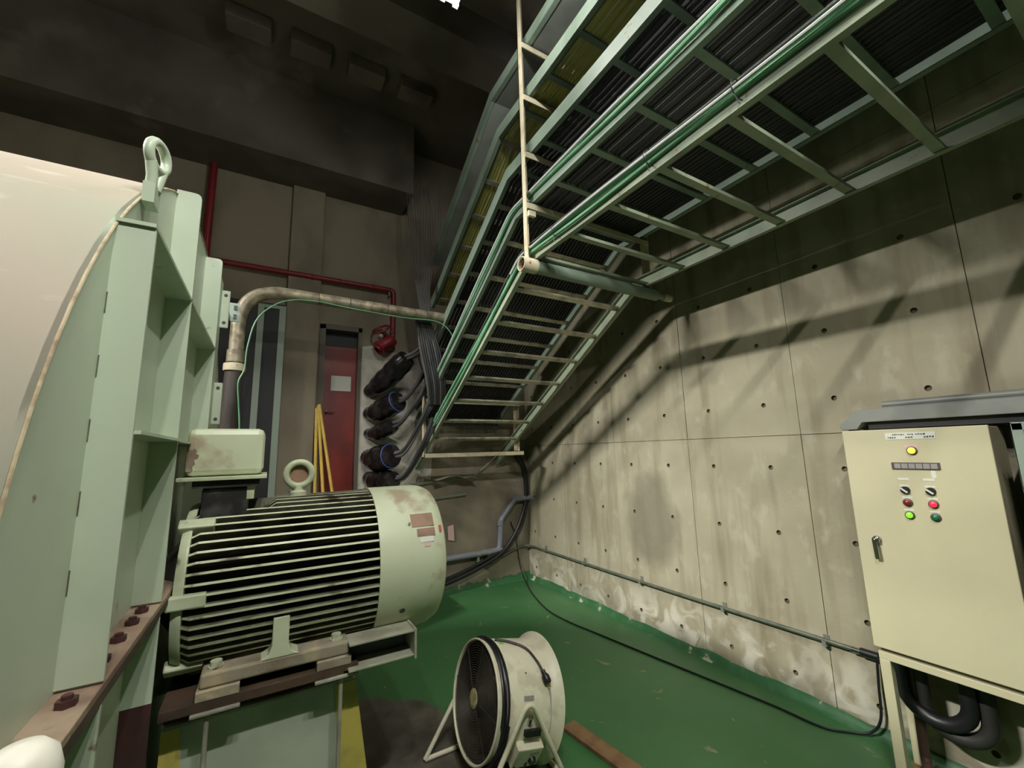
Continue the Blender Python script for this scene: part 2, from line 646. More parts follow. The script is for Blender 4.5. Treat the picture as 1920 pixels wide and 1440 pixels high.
pm = panel(2, 4)
proto = None
j0 = 1.493
for i in range(-7, 4):
    for k in range(3):
        y0 = j0 + i * 0.9
        z0 = -0.06 + k * 1.8
        if proto is None:
            me_b = pm
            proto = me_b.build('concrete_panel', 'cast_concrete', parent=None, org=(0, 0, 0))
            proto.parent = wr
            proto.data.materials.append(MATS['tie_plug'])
            for p_ in proto.data.polygons:
                if p_.center.x > .005 and p_.area < .01 and abs((p_.center.y / CELL) % 1 - .5) < .06 and abs((p_.center.z / CELL) % 1 - .5) < .06:
                    p_.material_index = 1
            o = proto
        else:
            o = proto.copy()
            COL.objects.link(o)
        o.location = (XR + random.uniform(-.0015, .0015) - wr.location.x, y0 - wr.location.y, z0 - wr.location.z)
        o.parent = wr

# back wall with a raised door opening (x .50-.88, z .95-2.95)
DX0, DX1, DZ0, DZ1 = 0.47, 0.885, 0.95, 3.14
bw = MB()
bw.box(XL - .3, DX0, YB, YB + .3, -.2, ZC)
bw.box(DX1, XR + .03, YB, YB + .3, -.2, ZC)
bw.box(DX0, DX1, YB, YB + .3, -.2, DZ0)
bw.box(DX0, DX1, YB, YB + .3, DZ1, ZC)
struct(bw.build('wall_back', 'tan_concrete'), 'bare concrete end wall with the red door')
struct(MB().box(XL - .3, XL, YF - .3, YB + .3, -.2, ZC).build('wall_left', 'dark_concrete'))
struct(MB().box(XL - .3, XR + .3, YF - .3, YF, -.2, ZC).build('wall_front', 'dark_concrete'))
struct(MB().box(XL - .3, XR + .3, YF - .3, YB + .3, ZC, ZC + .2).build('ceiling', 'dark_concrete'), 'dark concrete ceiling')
# downstand beams under the ceiling
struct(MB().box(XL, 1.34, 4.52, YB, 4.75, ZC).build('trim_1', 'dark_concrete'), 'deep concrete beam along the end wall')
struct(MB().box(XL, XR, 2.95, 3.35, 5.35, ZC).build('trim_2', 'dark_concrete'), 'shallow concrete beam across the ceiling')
# concrete pilaster left of the door and raised landing in front of the door
struct(MB().box(0.09, 0.425, YB - .06, YB, 0, ZC).build('trim_3', 'tan_concrete', bevel=.01), 'tan concrete pilaster beside the red door')
struct(MB().box(-1.6, 0.98, 4.1, YB, 0, 0.93).build('trim_4', 'tan_concrete', bevel=.01), 'raised concrete landing below the red door')
# painted coves at the foot of the walls
cv = MB()
n = 90
pts = []
for i in range(n + 1):
    y = YF + (YB - YF) * i / n
    pts.append((y, 0.055 + random.uniform(-.012, .014)))
vs = []
for y, h in pts:
    vs += [(XR - .045, y, 0.0), (XR - .012, y, 0.014), (XR - .003, y, h)]
cv.add(vs, [(i * 3 + a, i * 3 + a + 1, i * 3 + a + 4, i * 3 + a + 3) for i in range(n) for a in (0, 1)], True)
struct(cv.build('baseboard_right', 'cove_green', angle=80), 'green painted cove at the foot of the right wall')
cv = MB()
vs = []
n = 50
for i in range(n + 1):
    x = 0.98 + (XR - 0.98) * i / n
    h = 0.075 + random.uniform(-.02, .02)
    vs += [(x, YB - .06, 0.0), (x, YB - .012, 0.018), (x, YB - .003, h)]
cv.add(vs, [(i * 3 + a, i * 3 + a + 3, i * 3 + a + 4, i * 3 + a + 1) for i in range(n) for a in (0, 1)], True)
struct(cv.build('baseboard_back', 'cove_green', angle=80), 'green painted cove at the foot of the end wall')

# door
d1 = bpy.data.objects.new('door_1', None)
COL.objects.link(d1)
d1.location = ((DX0 + DX1) / 2, YB, DZ0)
ORG['door_1'] = V3(d1.location)
struct(d1, 'narrow dark red steel door with a paper notice')
fr = MB()
fr.box(DX0 - .03, DX0 + .03, YB - .02, YB + .2, DZ0, DZ1 + .02)
fr.box(DX1 - .03, DX1 + .01, YB - .02, YB + .2, DZ0, DZ1 + .02)
fr.box(DX0 - .03, DX1 + .01, YB - .02, YB + .2, DZ1 - .03, DZ1 + .03)
fr.build('door_frame', 'door_frame', d1)
MB().box(DX0 + .03, DX1 - .03, YB + .09, YB + .12, 2.93, DZ1 - .03).build('transom', 'dark_glass', d1)
lf = MB().box(DX0 + .03, DX1 - .03, YB + .06, YB + .1, DZ0, 2.93).build('door_leaf', 'door_red', d1, bevel=.004)
MB().cyl((.545, YB + .06, 2.17), (.545, YB + .01, 2.17), .012).tube([(.545, YB + .012, 2.17), (.58, YB + .005, 2.17), (.63, YB + .008, 2.168)], .008, 8).build('door_handle', 'chrome', lf)
MB().box(.585, .80, YB + .052, YB + .058, 2.41, 2.585).build('paper_notice', 'paper', lf)

# plaster patch round the cable entries, set on the end wall
pp = MB()
ppl = [(0.895, 1.30), (1.75, 1.30), (1.78, 1.9), (1.70, 2.5), (1.55, 2.93), (1.2, 2.90), (1.03, 2.97), (.90, 2.94), (0.888, 2.2)]
pp.prism([(x, YB - .012, z) for x, z in ppl], (0, .012, 0))
tag(pp.build('plaster_patch', 'plaster_white'), 'rough white plaster patch around the black cable sleeves', 'plaster patch')


# ================================================================== LAMPS
def lamp(name_label, c, along, power, drop, wings=True):
    """two-tube fluorescent batten hung from the ceiling; its light comes from the tubes"""
    c = V3(c)
    a = V3(along).normalized()
    s = Vector((0, 0, 1)).cross(a)
    t = thing('fluorescent_lamp', name_label, 'lamp', c)
    MB().obox(c + Vector((0, 0, .06)), a * .64, s * .07, Vector((0, 0, .03))).build('housing', 'lamp_housing', t, bevel=.006)
    rf = MB()
    for q in ((-1, 1) if wings else ()):
        rf.prism([c + s * q * .06 + Vector((0, 0, .03)) - a * .64, c + s * q * .06 + Vector((0, 0, .036)) - a * .64, c + s * q * .21 + Vector((0, 0, -.099)) - a * .64, c + s * q * .21 + Vector((0, 0, -.105)) - a * .64], a * 1.28)
        rf.prism([c + a * q * .64 + s * .06 + Vector((0, 0, .03)), c + a * q * .64 - s * .06 + Vector((0, 0, .03)), c + a * q * .64 - s * .21 + Vector((0, 0, -.10)), c + a * q * .64 + s * .21 + Vector((0, 0, -.10))], a * .004)
    rf.obox(c + Vector((0, 0, .033)), a * .64, s * .062, Vector((0, 0, .003)))
    rf.build('reflector', 'lamp_housing', t)
    for q in (-1, 1):
        MB().cyl(c + s * .045 * q - a * .6, c + s * .045 * q + a * .6, .016, 10).build('tube', 'lamp_tube', t)
        for k in (-1, 1):
            MB().obox(c + s * .045 * q + a * .61 * k + Vector((0, 0, .015)), a * .012, s * .018, Vector((0, 0, .032))).build('tube_holder', 'lamp_housing', t)
    for k in (-1, 1):
        MB().cyl(c + a * .45 * k + Vector((0, 0, .09)), (c.x + a.x * .45 * k, c.y + a.y * .45 * k, drop), .008, 8).build('hanger_rod', 'duct_grey', t)
    for k in (-1.0, 0, 1.0):
        L = bpy.data.lights.new('tube_light', 'POINT')
        L.energy = power / 3
        L.color = LIGHT_COL
        L.shadow_soft_size = 0.03
        lo = bpy.data.objects.new('tube_light', L)
        COL.objects.link(lo)
        lo.parent = t
        lo.location = a * .4 * k + Vector((0, 0, -.035 if wings else -.06))
    return t


lamp('twin-tube fluorescent lamp hanging above the motor', (.86, 1.55, 4.6), (0, 1, 0), LAMP_POWER['over'], ZC, False)

# floodlight on the far side of the blower, aimed across the room at the right wall
fl = thing('floodlight', 'long linear floodlight hung beyond the blower and aimed at the right wall', 'lamp', (-3.2, 2.42, 4.85))
fd = Vector((3.15 + 3.2, 2.7 - 2.42, 0.2 - 4.85)).normalized()
fsd = fd.cross(Vector((0, 0, 1))).normalized()
fup = fsd.cross(fd)
f0_ = Vector((-3.2, 2.42, 4.85))
hb = MB()
hb.obox(f0_ - fd * .10, fsd * .60, fup * .10, fd * .04)
for sg in (-1, 1):
    hb.obox(f0_ - fd * .03 + fsd * .595 * sg, fsd * .005, fup * .10, fd * .07)
    hb.obox(f0_ - fd * .03 + fup * .095 * sg, fsd * .60, fup * .005, fd * .07)
hb.build('housing', 'duct_grey', fl)
MB().obox(f0_ - fd * .045, fsd * .585, fup * .085, fd * .004).build('lens', 'lamp_tube', fl)
MB().cyl(f0_ - fd * .1 + Vector((0, 0, .1)), (f0_.x - fd.x * .1, f0_.y - fd.y * .1, ZC), .012, 8).build('hanger_rod', 'duct_grey', fl)
L = bpy.data.lights.new('flood_light', 'AREA')
L.shape = 'RECTANGLE'
L.size, L.size_y = 1.1, .12
L.spread = radians(56)
L.energy = LAMP_POWER['far']
L.color = LIGHT_COL
lo = bpy.data.objects.new('flood_light', L)
COL.objects.link(lo)
lo.parent = fl
lo.rotation_euler = (-fd).to_track_quat('Z', 'Y').to_euler()
lo.location = -fd * .035
lamp('twin-tube fluorescent lamp hanging over the camera', (0.35, -.45, 4.3), (1, 0, 0), LAMP_POWER['rear'], ZC)

# ================================================================== BLOWER
BY, BZ = 2.14, 1.2            # shaft axis
XP, XO = -0.32, -0.25         # side plate, outer rib edge


def scroll(deg):
    """point of the scroll edge; deg from -Y upward"""
    r = 1.283 + 0.00235 * max(-60, deg)
    return BY - r * cos(radians(deg)), BZ + r * sin(radians(deg))


bl = thing('blower', 'large pale green centrifugal blower housing beside the motor', 'blower', (-.75, 2.0, 0))
N0 = 72
edge = [scroll(-75 + (215 + 75) * i / N0) for i in range(N0 + 1)]
XS = -1.35
sh = MB()
vs = []
for (y, z) in edge:
    vs += [(XP, y, z), (XS, y, z)]
sh.add(vs, [(2 * i, 2 * i + 1, 2 * i + 3, 2 * i + 2) for i in range(N0)], True)
sh.build('scroll_shell', 'blower_cream', bl)
sp = MB()
sp.prism([(XP, y, z) for (y, z) in edge], (-.01, 0, 0))
sp.build('side_plate', 'blower_green', bl)
MB().prism([(XS, y, z) for (y, z) in edge], (-.01, 0, 0)).build('side_plate', 'blower_green', bl)
MB().tube([(XP + .002, y, z) for (y, z) in edge], .003, 6).build('rim_weld', 'rim_paint', bl)


def rib_plate(y, z0, z1, name='rib', mt='blower_green', rr=.018, t=.009):
    poly = [(XP, y, z0), (XO, y, z0), (XO, y, z1 - rr)]
    poly += [(XO - rr + rr * cos(a), y, z1 - rr + rr * sin(a)) for a in (radians(30), radians(60), radians(90))]
    poly += [(XP, y, z1)]
    return MB().prism(poly, (0, t, 0)).build(name, mt, bl)


rib_plate(1.178, 1.258, 2.205, rr=.004)
rib_plate(1.703, 1.258, 2.60)
rib_plate(2.443, 1.258, 2.675)
MB().box(XP, XO, 1.172, 2.46, 2.207, 2.216).build('stiffener', 'blower_green', bl)
MB().box(XP, XO + .012, 1.187, 1.703, 1.736, 1.744).build('stiffener', 'blower_green', bl)
MB().box(XP, XO, 1.712, 2.443, 1.736, 1.744).build('stiffener', 'blower_green', bl)
# small stitch weld marks where the rib meets the plate
for zz in (1.88, 1.745, 1.60, 1.45, 2.02):
    MB().box(XP, XP + .002, 1.1765, 1.178, zz - .025, zz + .022).build('stitch_weld', 'weld_dark', bl)
# split flange at shaft height with hex bolts
MB().box(XP - .002, XO, .78, 3.3, 1.236, 1.252).build('split_flange', 'rusty_flange', bl, bevel=.002)
MB().box(XP - .002, XO, .78, 3.3, 1.216, 1.235).build('split_flange', 'deep_rust', bl)
bolt = None
for yy in (.80, .965, 1.115, 1.30, 1.42, 1.54, 1.64):
    x = -.283
    if bolt is None:
        bolt = MB()
        bolt.lathe([(0, .0001), (0, .016), (.012, .016), (.012, .0001)], (x, yy, 1.252), (0, 0, 1), 6, False)
        bolt.lathe([(0, .0001), (0, .0085), (.007, .0085), (.007, .0001)], (x, yy, 1.264), (0, 0, 1), 8, False)
        bolt = bolt.build('hex_bolt', 'maroon_primer', bl)
        by = yy
    else:
        copy_at(bolt, (0, yy - by, 0), bl)
# lower half: ribs, leg plates in primer
rib_plate(1.178, .70, 1.215, 'rib', 'blower_green', .004)
rib_plate(1.703, .98, 1.215, 'rib', 'blower_green', .004)
rib_plate(2.443, .70, 1.215, 'rib', 'blower_green', .004)
MB().box(XP, XO, 1.703, 1.712, .62, .98).build('leg_plate', 'maroon_primer', bl)
MB().box(XP - .08, XP - .011, 1.2, 1.72, 0, 1.0).build('support_leg', 'maroon_primer', bl)
MB().box(XS + .05, XS + .15, 1.4, 2.8, 0, .6).build('support_leg', 'maroon_primer', bl)
MB().box(XP - .15, XP - .02, 2.0, 2.8, 0, .3).build('support_leg', 'maroon_primer', bl)
# bolted joint flanges behind the last rib
for (z0, z1) in ((2.40, 2.62), (1.86, 2.09)):
    f = MB().box(-.285, -.232, 2.75, 2.762, z0, z1).build('joint_flange', 'blower_green', bl, bevel=.006)
    for zz in (z0 + .03, z1 - .03):
        MB().cyl((-.252, 2.748, zz), (-.252, 2.752, zz), .009, 10).build('bolt_hole', 'ink', f)
MB().box(XP, -.27, 2.452, 2.77, 1.84, 2.66).build('outlet_plate', 'blower_green', bl)
bk = MB().box(-.25, -.195, 2.95, 2.96, 2.50, 2.615).build('bracket_plate', 'panel_grey', bl)
for zz in (2.585, 2.53):
    MB().box(-.225, -.208, 2.945, 2.951, zz - .014, zz + .014).build('bracket_hole', 'ink', bk)
MB().box(XP, -.24, 2.77, 2.965, 2.50, 2.53).build('bracket_arm', 'panel_grey', bl)
# lifting lug: ring on a short shank, standing in the side-plate plane
lg = MB()
ly, lz = 1.345, 2.44
lg.torus((-.30, ly, lz + .045), (1, -.32, 0), .038, .0125, 26, 10)
for q in (-1, 1):
    hv = Vector((.305, .952, 0)) * q
    lg.tube([Vector((-.30, ly, lz + .020)) + hv * .026, Vector((-.30, ly, lz - .02)) + hv * .014, Vector((-.303, ly, lz - .05)) + hv * .010], .013, 10)
lg.box(-.318, -.292, ly - .028, ly + .028, lz - .10, lz - .045)
lg.build('lifting_lug', 'blower_green', bl)
# access cap standing on the flange near the camera
cp = MB()
cp.lathe([(0, .0001), (0, .037), (.03, .037), (.05, .032), (.062, .02), (.066, .0001)], (-.222, .745, 1.30), (0, 0, 1), 24)
tag(cp.build('end_cap', 'white_cap', org=(-.222, .745, 1.30)), 'white rounded plastic cap close to the camera at the blower flange', 'cap')
cs = MB().cyl((-.222, .745, 0), (-.222, .745, 1.30), .03, 16).build('cap_post', 'white_cap')
tag(cs, 'slim white pipe standing under the rounded cap beside the blower', 'pipe')

# ================================================================== MOTOR
MR = 0.318
mo = thing('electric_motor', 'pale green finned electric motor on a rusty steel base', 'motor', (.2, BY, .90))
ax = Vector((1, 0, 0))
core = MB()
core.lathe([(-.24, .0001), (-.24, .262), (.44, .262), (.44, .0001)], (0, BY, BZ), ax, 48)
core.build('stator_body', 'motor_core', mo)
# cooling fins: one mesh per fin, radial
NF = 56
for i in range(NF):
    a = 2 * pi * i / NF + .03
    if abs(math.degrees(a) - 90) < 3:
        pass
    d = Vector((0, cos(a), sin(a)))
    t = Vector((0, -sin(a), cos(a)))
    c = Vector((0, BY, BZ))
    x0 = -.215
    deg = math.degrees(a) % 360
    top = 78 < deg < 112
    if top:
        x0 = .02
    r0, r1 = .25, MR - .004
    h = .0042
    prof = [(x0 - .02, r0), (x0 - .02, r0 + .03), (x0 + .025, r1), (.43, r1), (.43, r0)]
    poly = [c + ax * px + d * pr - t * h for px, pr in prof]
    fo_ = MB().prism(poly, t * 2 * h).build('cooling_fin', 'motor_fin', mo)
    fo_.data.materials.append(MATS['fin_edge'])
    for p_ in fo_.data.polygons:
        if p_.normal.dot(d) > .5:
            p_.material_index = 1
# drive-end shield and its bosses
ds = MB()
ds.lathe([(-.245, .0001), (-.245, .295), (-.225, .305), (-.215, .305), (-.215, .0001)], (0, BY, BZ), ax, 48)
ds.build('end_shield', 'motor_green', mo)
MB().lathe([(-.318, .0001), (-.318, .10), (-.29, .14), (-.245, .2), (-.245, .0001)], (0, BY, BZ), ax, 32).build('bearing_hub', 'motor_core', mo)
for deg in (128, 178, 228, 52, 2, -48):
    a = radians(deg)
    d = Vector((0, cos(a), sin(a)))
    t = Vector((0, -sin(a), cos(a)))
    c = Vector((-.205, BY, BZ)) + d * .30
    MB().obox(c, ax * .055, d * .02, t * .022).build('end_boss', 'motor_green', mo, bevel=.006)
# fan cover
fc = MB()
fc.lathe([(.425, .312), (.425, .322), (.64, .322), (.68, .316), (.712, .300), (.722, .285), (.722, .24), (.718, .235), (.718, .0001)], (0, BY, BZ), ax, 56)
fco = fc.build('fan_cover', 'motor_cover', mo, angle=50)
gr = MB()
for k in range(5):
    gr.torus((.722, BY, BZ), ax, .06 + .04 * k, .004, 32, 6)
gr.build('intake_grille', 'motor_core', fco)


def cover_patch(x0, x1, a0, a1, name, mt, r=.3235):
    b = MB()
    q = 6
    vs = []
    for k in range(q + 1):
        a = radians(a0 + (a1 - a0) * k / q)
        for x in (x0, x1):
            for rr in (r - .0015, r):
                vs.append((x, BY + rr * cos(a), BZ + rr * sin(a)))
    fs = []
    for k in range(q):
        o = 4 * k
        fs += [(o + 1, o + 3, o + 7, o + 5), (o, o + 4, o + 6, o + 2), (o, o + 1, o + 5, o + 4), (o + 2, o + 6, o + 7, o + 3)]
    fs += [(0, 2, 3, 1), (4 * q, 4 * q + 1, 4 * q + 3, 4 * q + 2)]
    b.add(vs, fs)
    return b.build(name, mt, fco)


cover_patch(.565, .665, 139, 150, 'rating_plate', 'plate_brown')
cover_patch(.585, .665, 151.5, 157.5, 'rating_plate', 'plate_brown')
cover_patch(.595, .655, 158, 162, 'inspection_label', 'name_white')
cover_patch(.612, .64, 162.5, 165.5, 'inspection_label', 'label_pink')
cover_patch(.688, .70, 150, 155, 'paint_mark', 'red_mark', .3165)
MB().cyl((.555, BY + .322 * cos(radians(147)), BZ + .322 * sin(radians(147))), (.555, BY + .33 * cos(radians(147)), BZ + .33 * sin(radians(147))), .006, 8).build('cover_screw', 'chrome', fco)
MB().cyl((.53, BY + .321 * cos(radians(212)), BZ + .321 * sin(radians(212))), (.53, BY + .324 * cos(radians(212)), BZ + .324 * sin(radians(212))), .012, 10).build('drain_hole', 'ink', fco)
# terminal box on its neck
nk = MB().box(-.205, -.055, 1.99, 2.2, 1.44, 1.57).build('terminal_neck', 'oily_black', mo, bevel=.008)
MB().box(-.06, -.035, 1.99, 2.1, 1.52, 1.575).build('terminal_bracket', 'motor_green', mo)
tp = MB().box(-.282, .005, 1.955, 2.3, 1.598, 1.612).build('terminal_base_plate', 'motor_green', mo, bevel=.002)
MB().box(-.235, -.02, 1.975, 2.28, 1.57, 1.598).build('terminal_flange', 'motor_core', mo)
tb = MB()
tb.box(-.262, -.010, 1.975, 2.26, 1.613, 1.795)
tbo = tb.build('terminal_cover', 'motor_cover', mo, bevel=.024)
cover = MB()
# rusted patch plate edge on the left side of the box front
cpz = [(-.259, 1.70), (-.252, 1.716), (-.243, 1.712), (-.238, 1.72), (-.229, 1.712), (-.232, 1.70), (-.221, 1.694), (-.224, 1.682), (-.236, 1.676), (-.231, 1.66), (-.24, 1.65), (-.236, 1.638), (-.247, 1.632), (-.259, 1.634)]
cover.prism([(x, 1.9742, z) for x, z in cpz], (0, .0012, 0))
cover.build('bare_patch', 'base_rust', tbo)
# lifting eye on top
le = MB()
le.torus((.131, BY, 1.602), (0, 1, 0), .052, .0145, 32, 10)
le.lathe([(0, .0001), (0, .034), (.02, .034), (.028, .018), (.045, .016)], (.131, BY, 1.505), (0, 0, 1), 16)
le.box(.095, .165, BY + .05, BY + .06, 1.52, 1.655)
le.build('lifting_eye', 'motor_green', mo)
MB().disc((.131, BY + .012, 1.602), (0, -1, 0), .04, 20).build('eye_plug', 'plate_brown', mo)
# feet (near and far) with web, bolts
for sgn in (-1, 1):
    yf = BY + sgn * .245
    y0, y1 = yf - .055, yf + .055
    ft = MB()
    ft.box(-.150, .318, y0, y1, .925, .972)
    fo = ft.build('motor_foot', 'base_rust', mo, bevel=.008)
    MB().box(-.158, -.035, y0 - .012, y1, .893, .924).build('foot_pad', 'base_rust', mo, bevel=.003)
    MB().box(.205, .325, y0 - .012, y1, .893, .924).build('foot_pad', 'base_rust', mo, bevel=.003)
    yo = y0 if sgn < 0 else y1
    yi = BY + sgn * .19
    wb = MB()
    # web with flared root
    prof = [(.02, .970), (.045, .985), (.055, 1.01), (.055, 1.105), (.108, 1.105), (.108, 1.01), (.118, .985), (.145, .970)]
    wb.prism([(x, yo, z) for x, z in prof], (0, (yi - yo), 0))
    wb.build('foot_web', 'motor_green', mo, bevel=.003)
    for x in (-.11, .275):
        b2 = MB()
        b2.lathe([(0, .0001), (0, .024), (.006, .024), (.006, .018), (.022, .018), (.022, .0001)], (x, yf - .015 * 1, .972), (0, 0, 1), 8, False)
        b2.build('foot_bolt', 'motor_green', fo)

# ================================================================== STEEL BASE AND PLINTH
ba = thing('steel_frame_base', 'rust-stained steel base frame carrying the motor', 'steel base', (.1, BY, .80))
MB().box(-.25, .352, 1.83, 2.46, .862, .893).build('base_plate', 'deep_rust', ba, bevel=.002)
MB().box(-.168, -.03, 1.818, 1.90, .852, .8625).build('weld_strip', 'channel_grey', ba, bevel=.003)
MB().box(.20, .352, 1.818, 1.90, .852, .8625).build('weld_strip', 'channel_grey', ba, bevel=.003)
for yy in (1.95, 2.36):
    MB().box(-.25, .34, yy, yy + .05, .80, .862).build('base_beam', 'deep_rust', ba)
ch = MB()
ch.box(.312, .562, 1.80, 1.912, .962, .970)
ch.box(.312, .562, 1.80, 1.912, .872, .880)
ch.box(.312, .562, 1.904, 1.912, .880, .962)
ch.box(.562, .572, 1.796, 1.918, .862, .974)
cho = ch.build('channel_rail', 'channel_grey', ba, bevel=.002)
MB().box(.32, .556, 1.8995, 1.9035, .882, .960).build('channel_inside', 'dark_green_steel', cho)
MB().box(.30, .345, 1.83, 1.912, .855, .871).build('rail_tie', 'deep_rust', ba)
for x in (-.122, .292):
    MB().cyl((x, 1.842, .02), (x, 1.842, .853), .0075, 10).build('levelling_rod', 'channel_grey', ba)

pl = thing('motor_plinth', 'pale grey painted plinth with yellow corners under the motor base', 'plinth', (.05, 2.15, 0))


def frustum(x0, x1, X0, X1, y0, y1, Y0, Y1, z0, z1):
    """top rectangle x0..x1,y0..y1 at z1; bottom X,Y at z0"""
    return MB().add([(X0, Y0, z0), (X1, Y0, z0), (X1, Y1, z0), (X0, Y1, z0), (x0, y0, z1), (x1, y0, z1), (x1, y1, z1), (x0, y1, z1)],
                    [(0, 3, 2, 1), (4, 5, 6, 7), (0, 1, 5, 4), (1, 2, 6, 5), (2, 3, 7, 6), (3, 0, 4, 7)])


frustum(-.25, .36, -.25, .48, 1.93, 2.5, 1.90, 2.55, 0, .80).build('plinth_block', 'plinth_paint', pl, bevel=.01)
yc = MB()
yc.add([(.282, 1.9265, .79), (.361, 1.9265, .79), (.482, 1.896, .0), (.36, 1.896, .0), (.361, 2.02, .79), (.482, 2.02, .0)],
       [(0, 1, 2, 3), (1, 4, 5, 2)])
yc.build('yellow_corner', 'plinth_yellow', pl)
yc = MB()
yc.add([(-.25, 1.9265, .79), (-.2, 1.9265, .79), (-.13, 1.896, .0), (-.25, 1.896, .0)], [(0, 1, 2, 3)])
yc.build('yellow_corner', 'plinth_yellow', pl)

# ================================================================== DRUM FAN
fr_, fL, frr = .280, .385, .312
az, el = radians(-88.6), radians(11.5)
fn = Vector((sin(az) * cos(el), cos(az) * cos(el), sin(el)))   # front normal
fc0 = Vector((1.043, 2.287, .361))
fs_ = Vector((0, 0, 1)).cross(fn).normalized()                   # sideways: towards near side?
if fs_.y > 0:
    fs_ = -fs_
fu = fn.cross(fs_)
if fu.z < 0:
    fu = -fu
FN = thing('drum_fan', 'cream floor drum fan with a tube stand in front of the motor', 'fan', (1.22, 2.28, 0))


def fp(a, b, c):
    """fan frame: a along the axis backwards from the front rim, b sideways to the near side, c up"""
    return fc0 - fn * a + fs_ * b + fu * c


bax = -fn
dr = MB()
dr.lathe([(.012, fr_ - .012), (.012, fr_ - .004), (fL * .80, fr_ - .004), (fL * .90, fr_ + .004), (fL * .965, frr - .012), (fL, frr), (fL + .004, frr - .004), (fL, frr - .012),
          (fL * .96, frr - .022), (fL * .90, fr_ - .004), (fL * .80, fr_ - .010), (.012, fr_ - .012)], fc0, bax, 56)
dr.build('drum', 'fan_cream', FN, angle=50)
MB().torus(fc0 + bax * .008, fn, fr_ - .004, .0065, 64, 8).build('rim', 'fan_cream', FN)
g = MB()
k = .05
while k < fr_ - .012:
    g.torus(fc0 + bax * (.012 - .010 * cos(k / fr_ * pi / 2)), fn, k, .0013, 48, 5)
    k += .0115
for i in range(8):
    a = 2 * pi * i / 8
    d = fs_ * cos(a) + fu * sin(a)
    g.tube([fc0 + bax * .004 + d * .03, fc0 + bax * .01 + d * .15, fc0 + bax * .013 + d * (fr_ - .01)], .002, 5)
go = g.build('wire_guard', 'fan_guard', FN)
go['kind'] = 'stuff'
MB().lathe([(0, .0001), (-.006, .028), (.0, .046), (.006, .046)], fc0, bax, 20).build('guard_badge', 'badge_cream', FN)
MB().lathe([(.06, .0001), (.05, .04), (.06, .062), (.16, .066), (.17, .0001)], fc0, bax, 24).build('hub', 'fan_dark', FN)
for i in range(4):
    a = radians(25 + 90 * i)
    bl_ = MB()
    vs = []
    for rr in (.055, .10, .16, .21, .245):
        for s_ in (0, 1):
            tw = radians(58 - 95 * rr)
            wd = .075 + .34 * rr
            aa = a + (s_ - .5) * wd * 1.25 / max(rr, .06) * (.7 if rr < .1 else 1)
            d = fs_ * cos(aa) + fu * sin(aa)
            vs.append(fc0 + bax * (.11 + (s_ - .5) * wd * sin(tw) * .7) + d * rr)
    vs2 = [v + bax * .004 for v in vs]
    nfs = [(2 * q, 2 * q + 1, 2 * q + 3, 2 * q + 2) for q in range(4)]
    bl_.add(vs, nfs, True)
    bl_.add(vs2, [tuple(reversed(f)) for f in nfs], True)
    bl_.build('blade', 'fan_dark', FN, angle=80)
MB().lathe([(.018, fr_ - .0135), (.31, fr_ - .0135), (.34, fr_ - .006), (.365, fr_ + .010)], fc0, bax, 48).build('drum_liner', 'fan_dark', FN)
bgd = MB()
k = .05
while k < frr - .02:
    bgd.torus(fc0 + bax * (fL - .012), fn, k, .0014, 40, 5)
    k += .016
for i in range(8):
    a = 2 * pi * i / 8
    d = fs_ * cos(a) + fu * sin(a)
    bgd.tube([fc0 + bax * (fL - .012) + d * .04, fc0 + bax * (fL - .012) + d * (frr - .02)], .002, 5)
bgo = bgd.build('wire_guard', 'fan_guard', FN)
bgo['kind'] = 'stuff'
rg = MB()
for i in range(3):
    a = 2 * pi * i / 3 + .4
    d = fs_ * cos(a) + fu * sin(a)
    rg.tube([fc0 + bax * .19, fc0 + bax * .19 + d * (fr_ - .012)], .006, 6)
rg.lathe([(.165, .0001), (.165, .07), (.30, .07), (.315, .05), (.315, .0001)], fc0, bax, 24)
rg.build('motor_mount', 'fan_dark', FN)
# cord wound round the drum (several turns), its tail and plug
cw = MB()
path = []
turns = 4
for i in range(turns * 40 + 1):
    a = 2 * pi * i / 40
    d = fs_ * cos(a) + fu * sin(a)
    path.append(fc0 + bax * (.026 + .011 * i / 40 + .003 * sin(a * 1.7)) + d * (fr_ + .004 + .004 * sin(a * 2.3 + 1)))
cw.tube(path, .0062, 6)
cw.build('wound_cord', 'black_rubber', FN)


def on_drum(a, deg, h=0):
    """deg 0 = near side horizontally, 90 = top"""
    d = fs_ * cos(radians(deg)) + fu * sin(radians(deg))
    return fc0 + bax * a + d * (fr_ - .004 + h)


tail = smooth_path([on_drum(.085, 92, .008), on_drum(.16, 84, .010), on_drum(.235, 72, .010), on_drum(.27, 55, .010), on_drum(.285, 45, .012)], 5)
MB().tube(tail, .0062, 6).build('cord_tail', 'black_rubber', FN)
pa, pb = on_drum(.285, 45, .016), on_drum(.305, 31, .018)
pg = MB()
pg.lathe([(0, .0001), (0, .011), (.018, .012), (.03, .021), (.055, .022), (.066, .018), (.066, .0001)], pa, pb - pa, 14)
po = pg.build('plug', 'black_rubber', FN)
pdr = (pb - pa).normalized()
for s_ in (-1, 1):
    MB().cyl(pa + pdr * .066 + bax * .006 * s_, pa + pdr * .084 + bax * .006 * s_, .0025, 6).build('plug_pin', 'brass', po)
MB().tube(smooth_path([pa + pdr * .08, on_drum(.318, 15, .004), on_drum(.322, -10, .004), on_drum(.315, -35, .004), on_drum(.29, -48, .006)], 5), .003, 6).build('earth_lead', 'white_cable', FN)


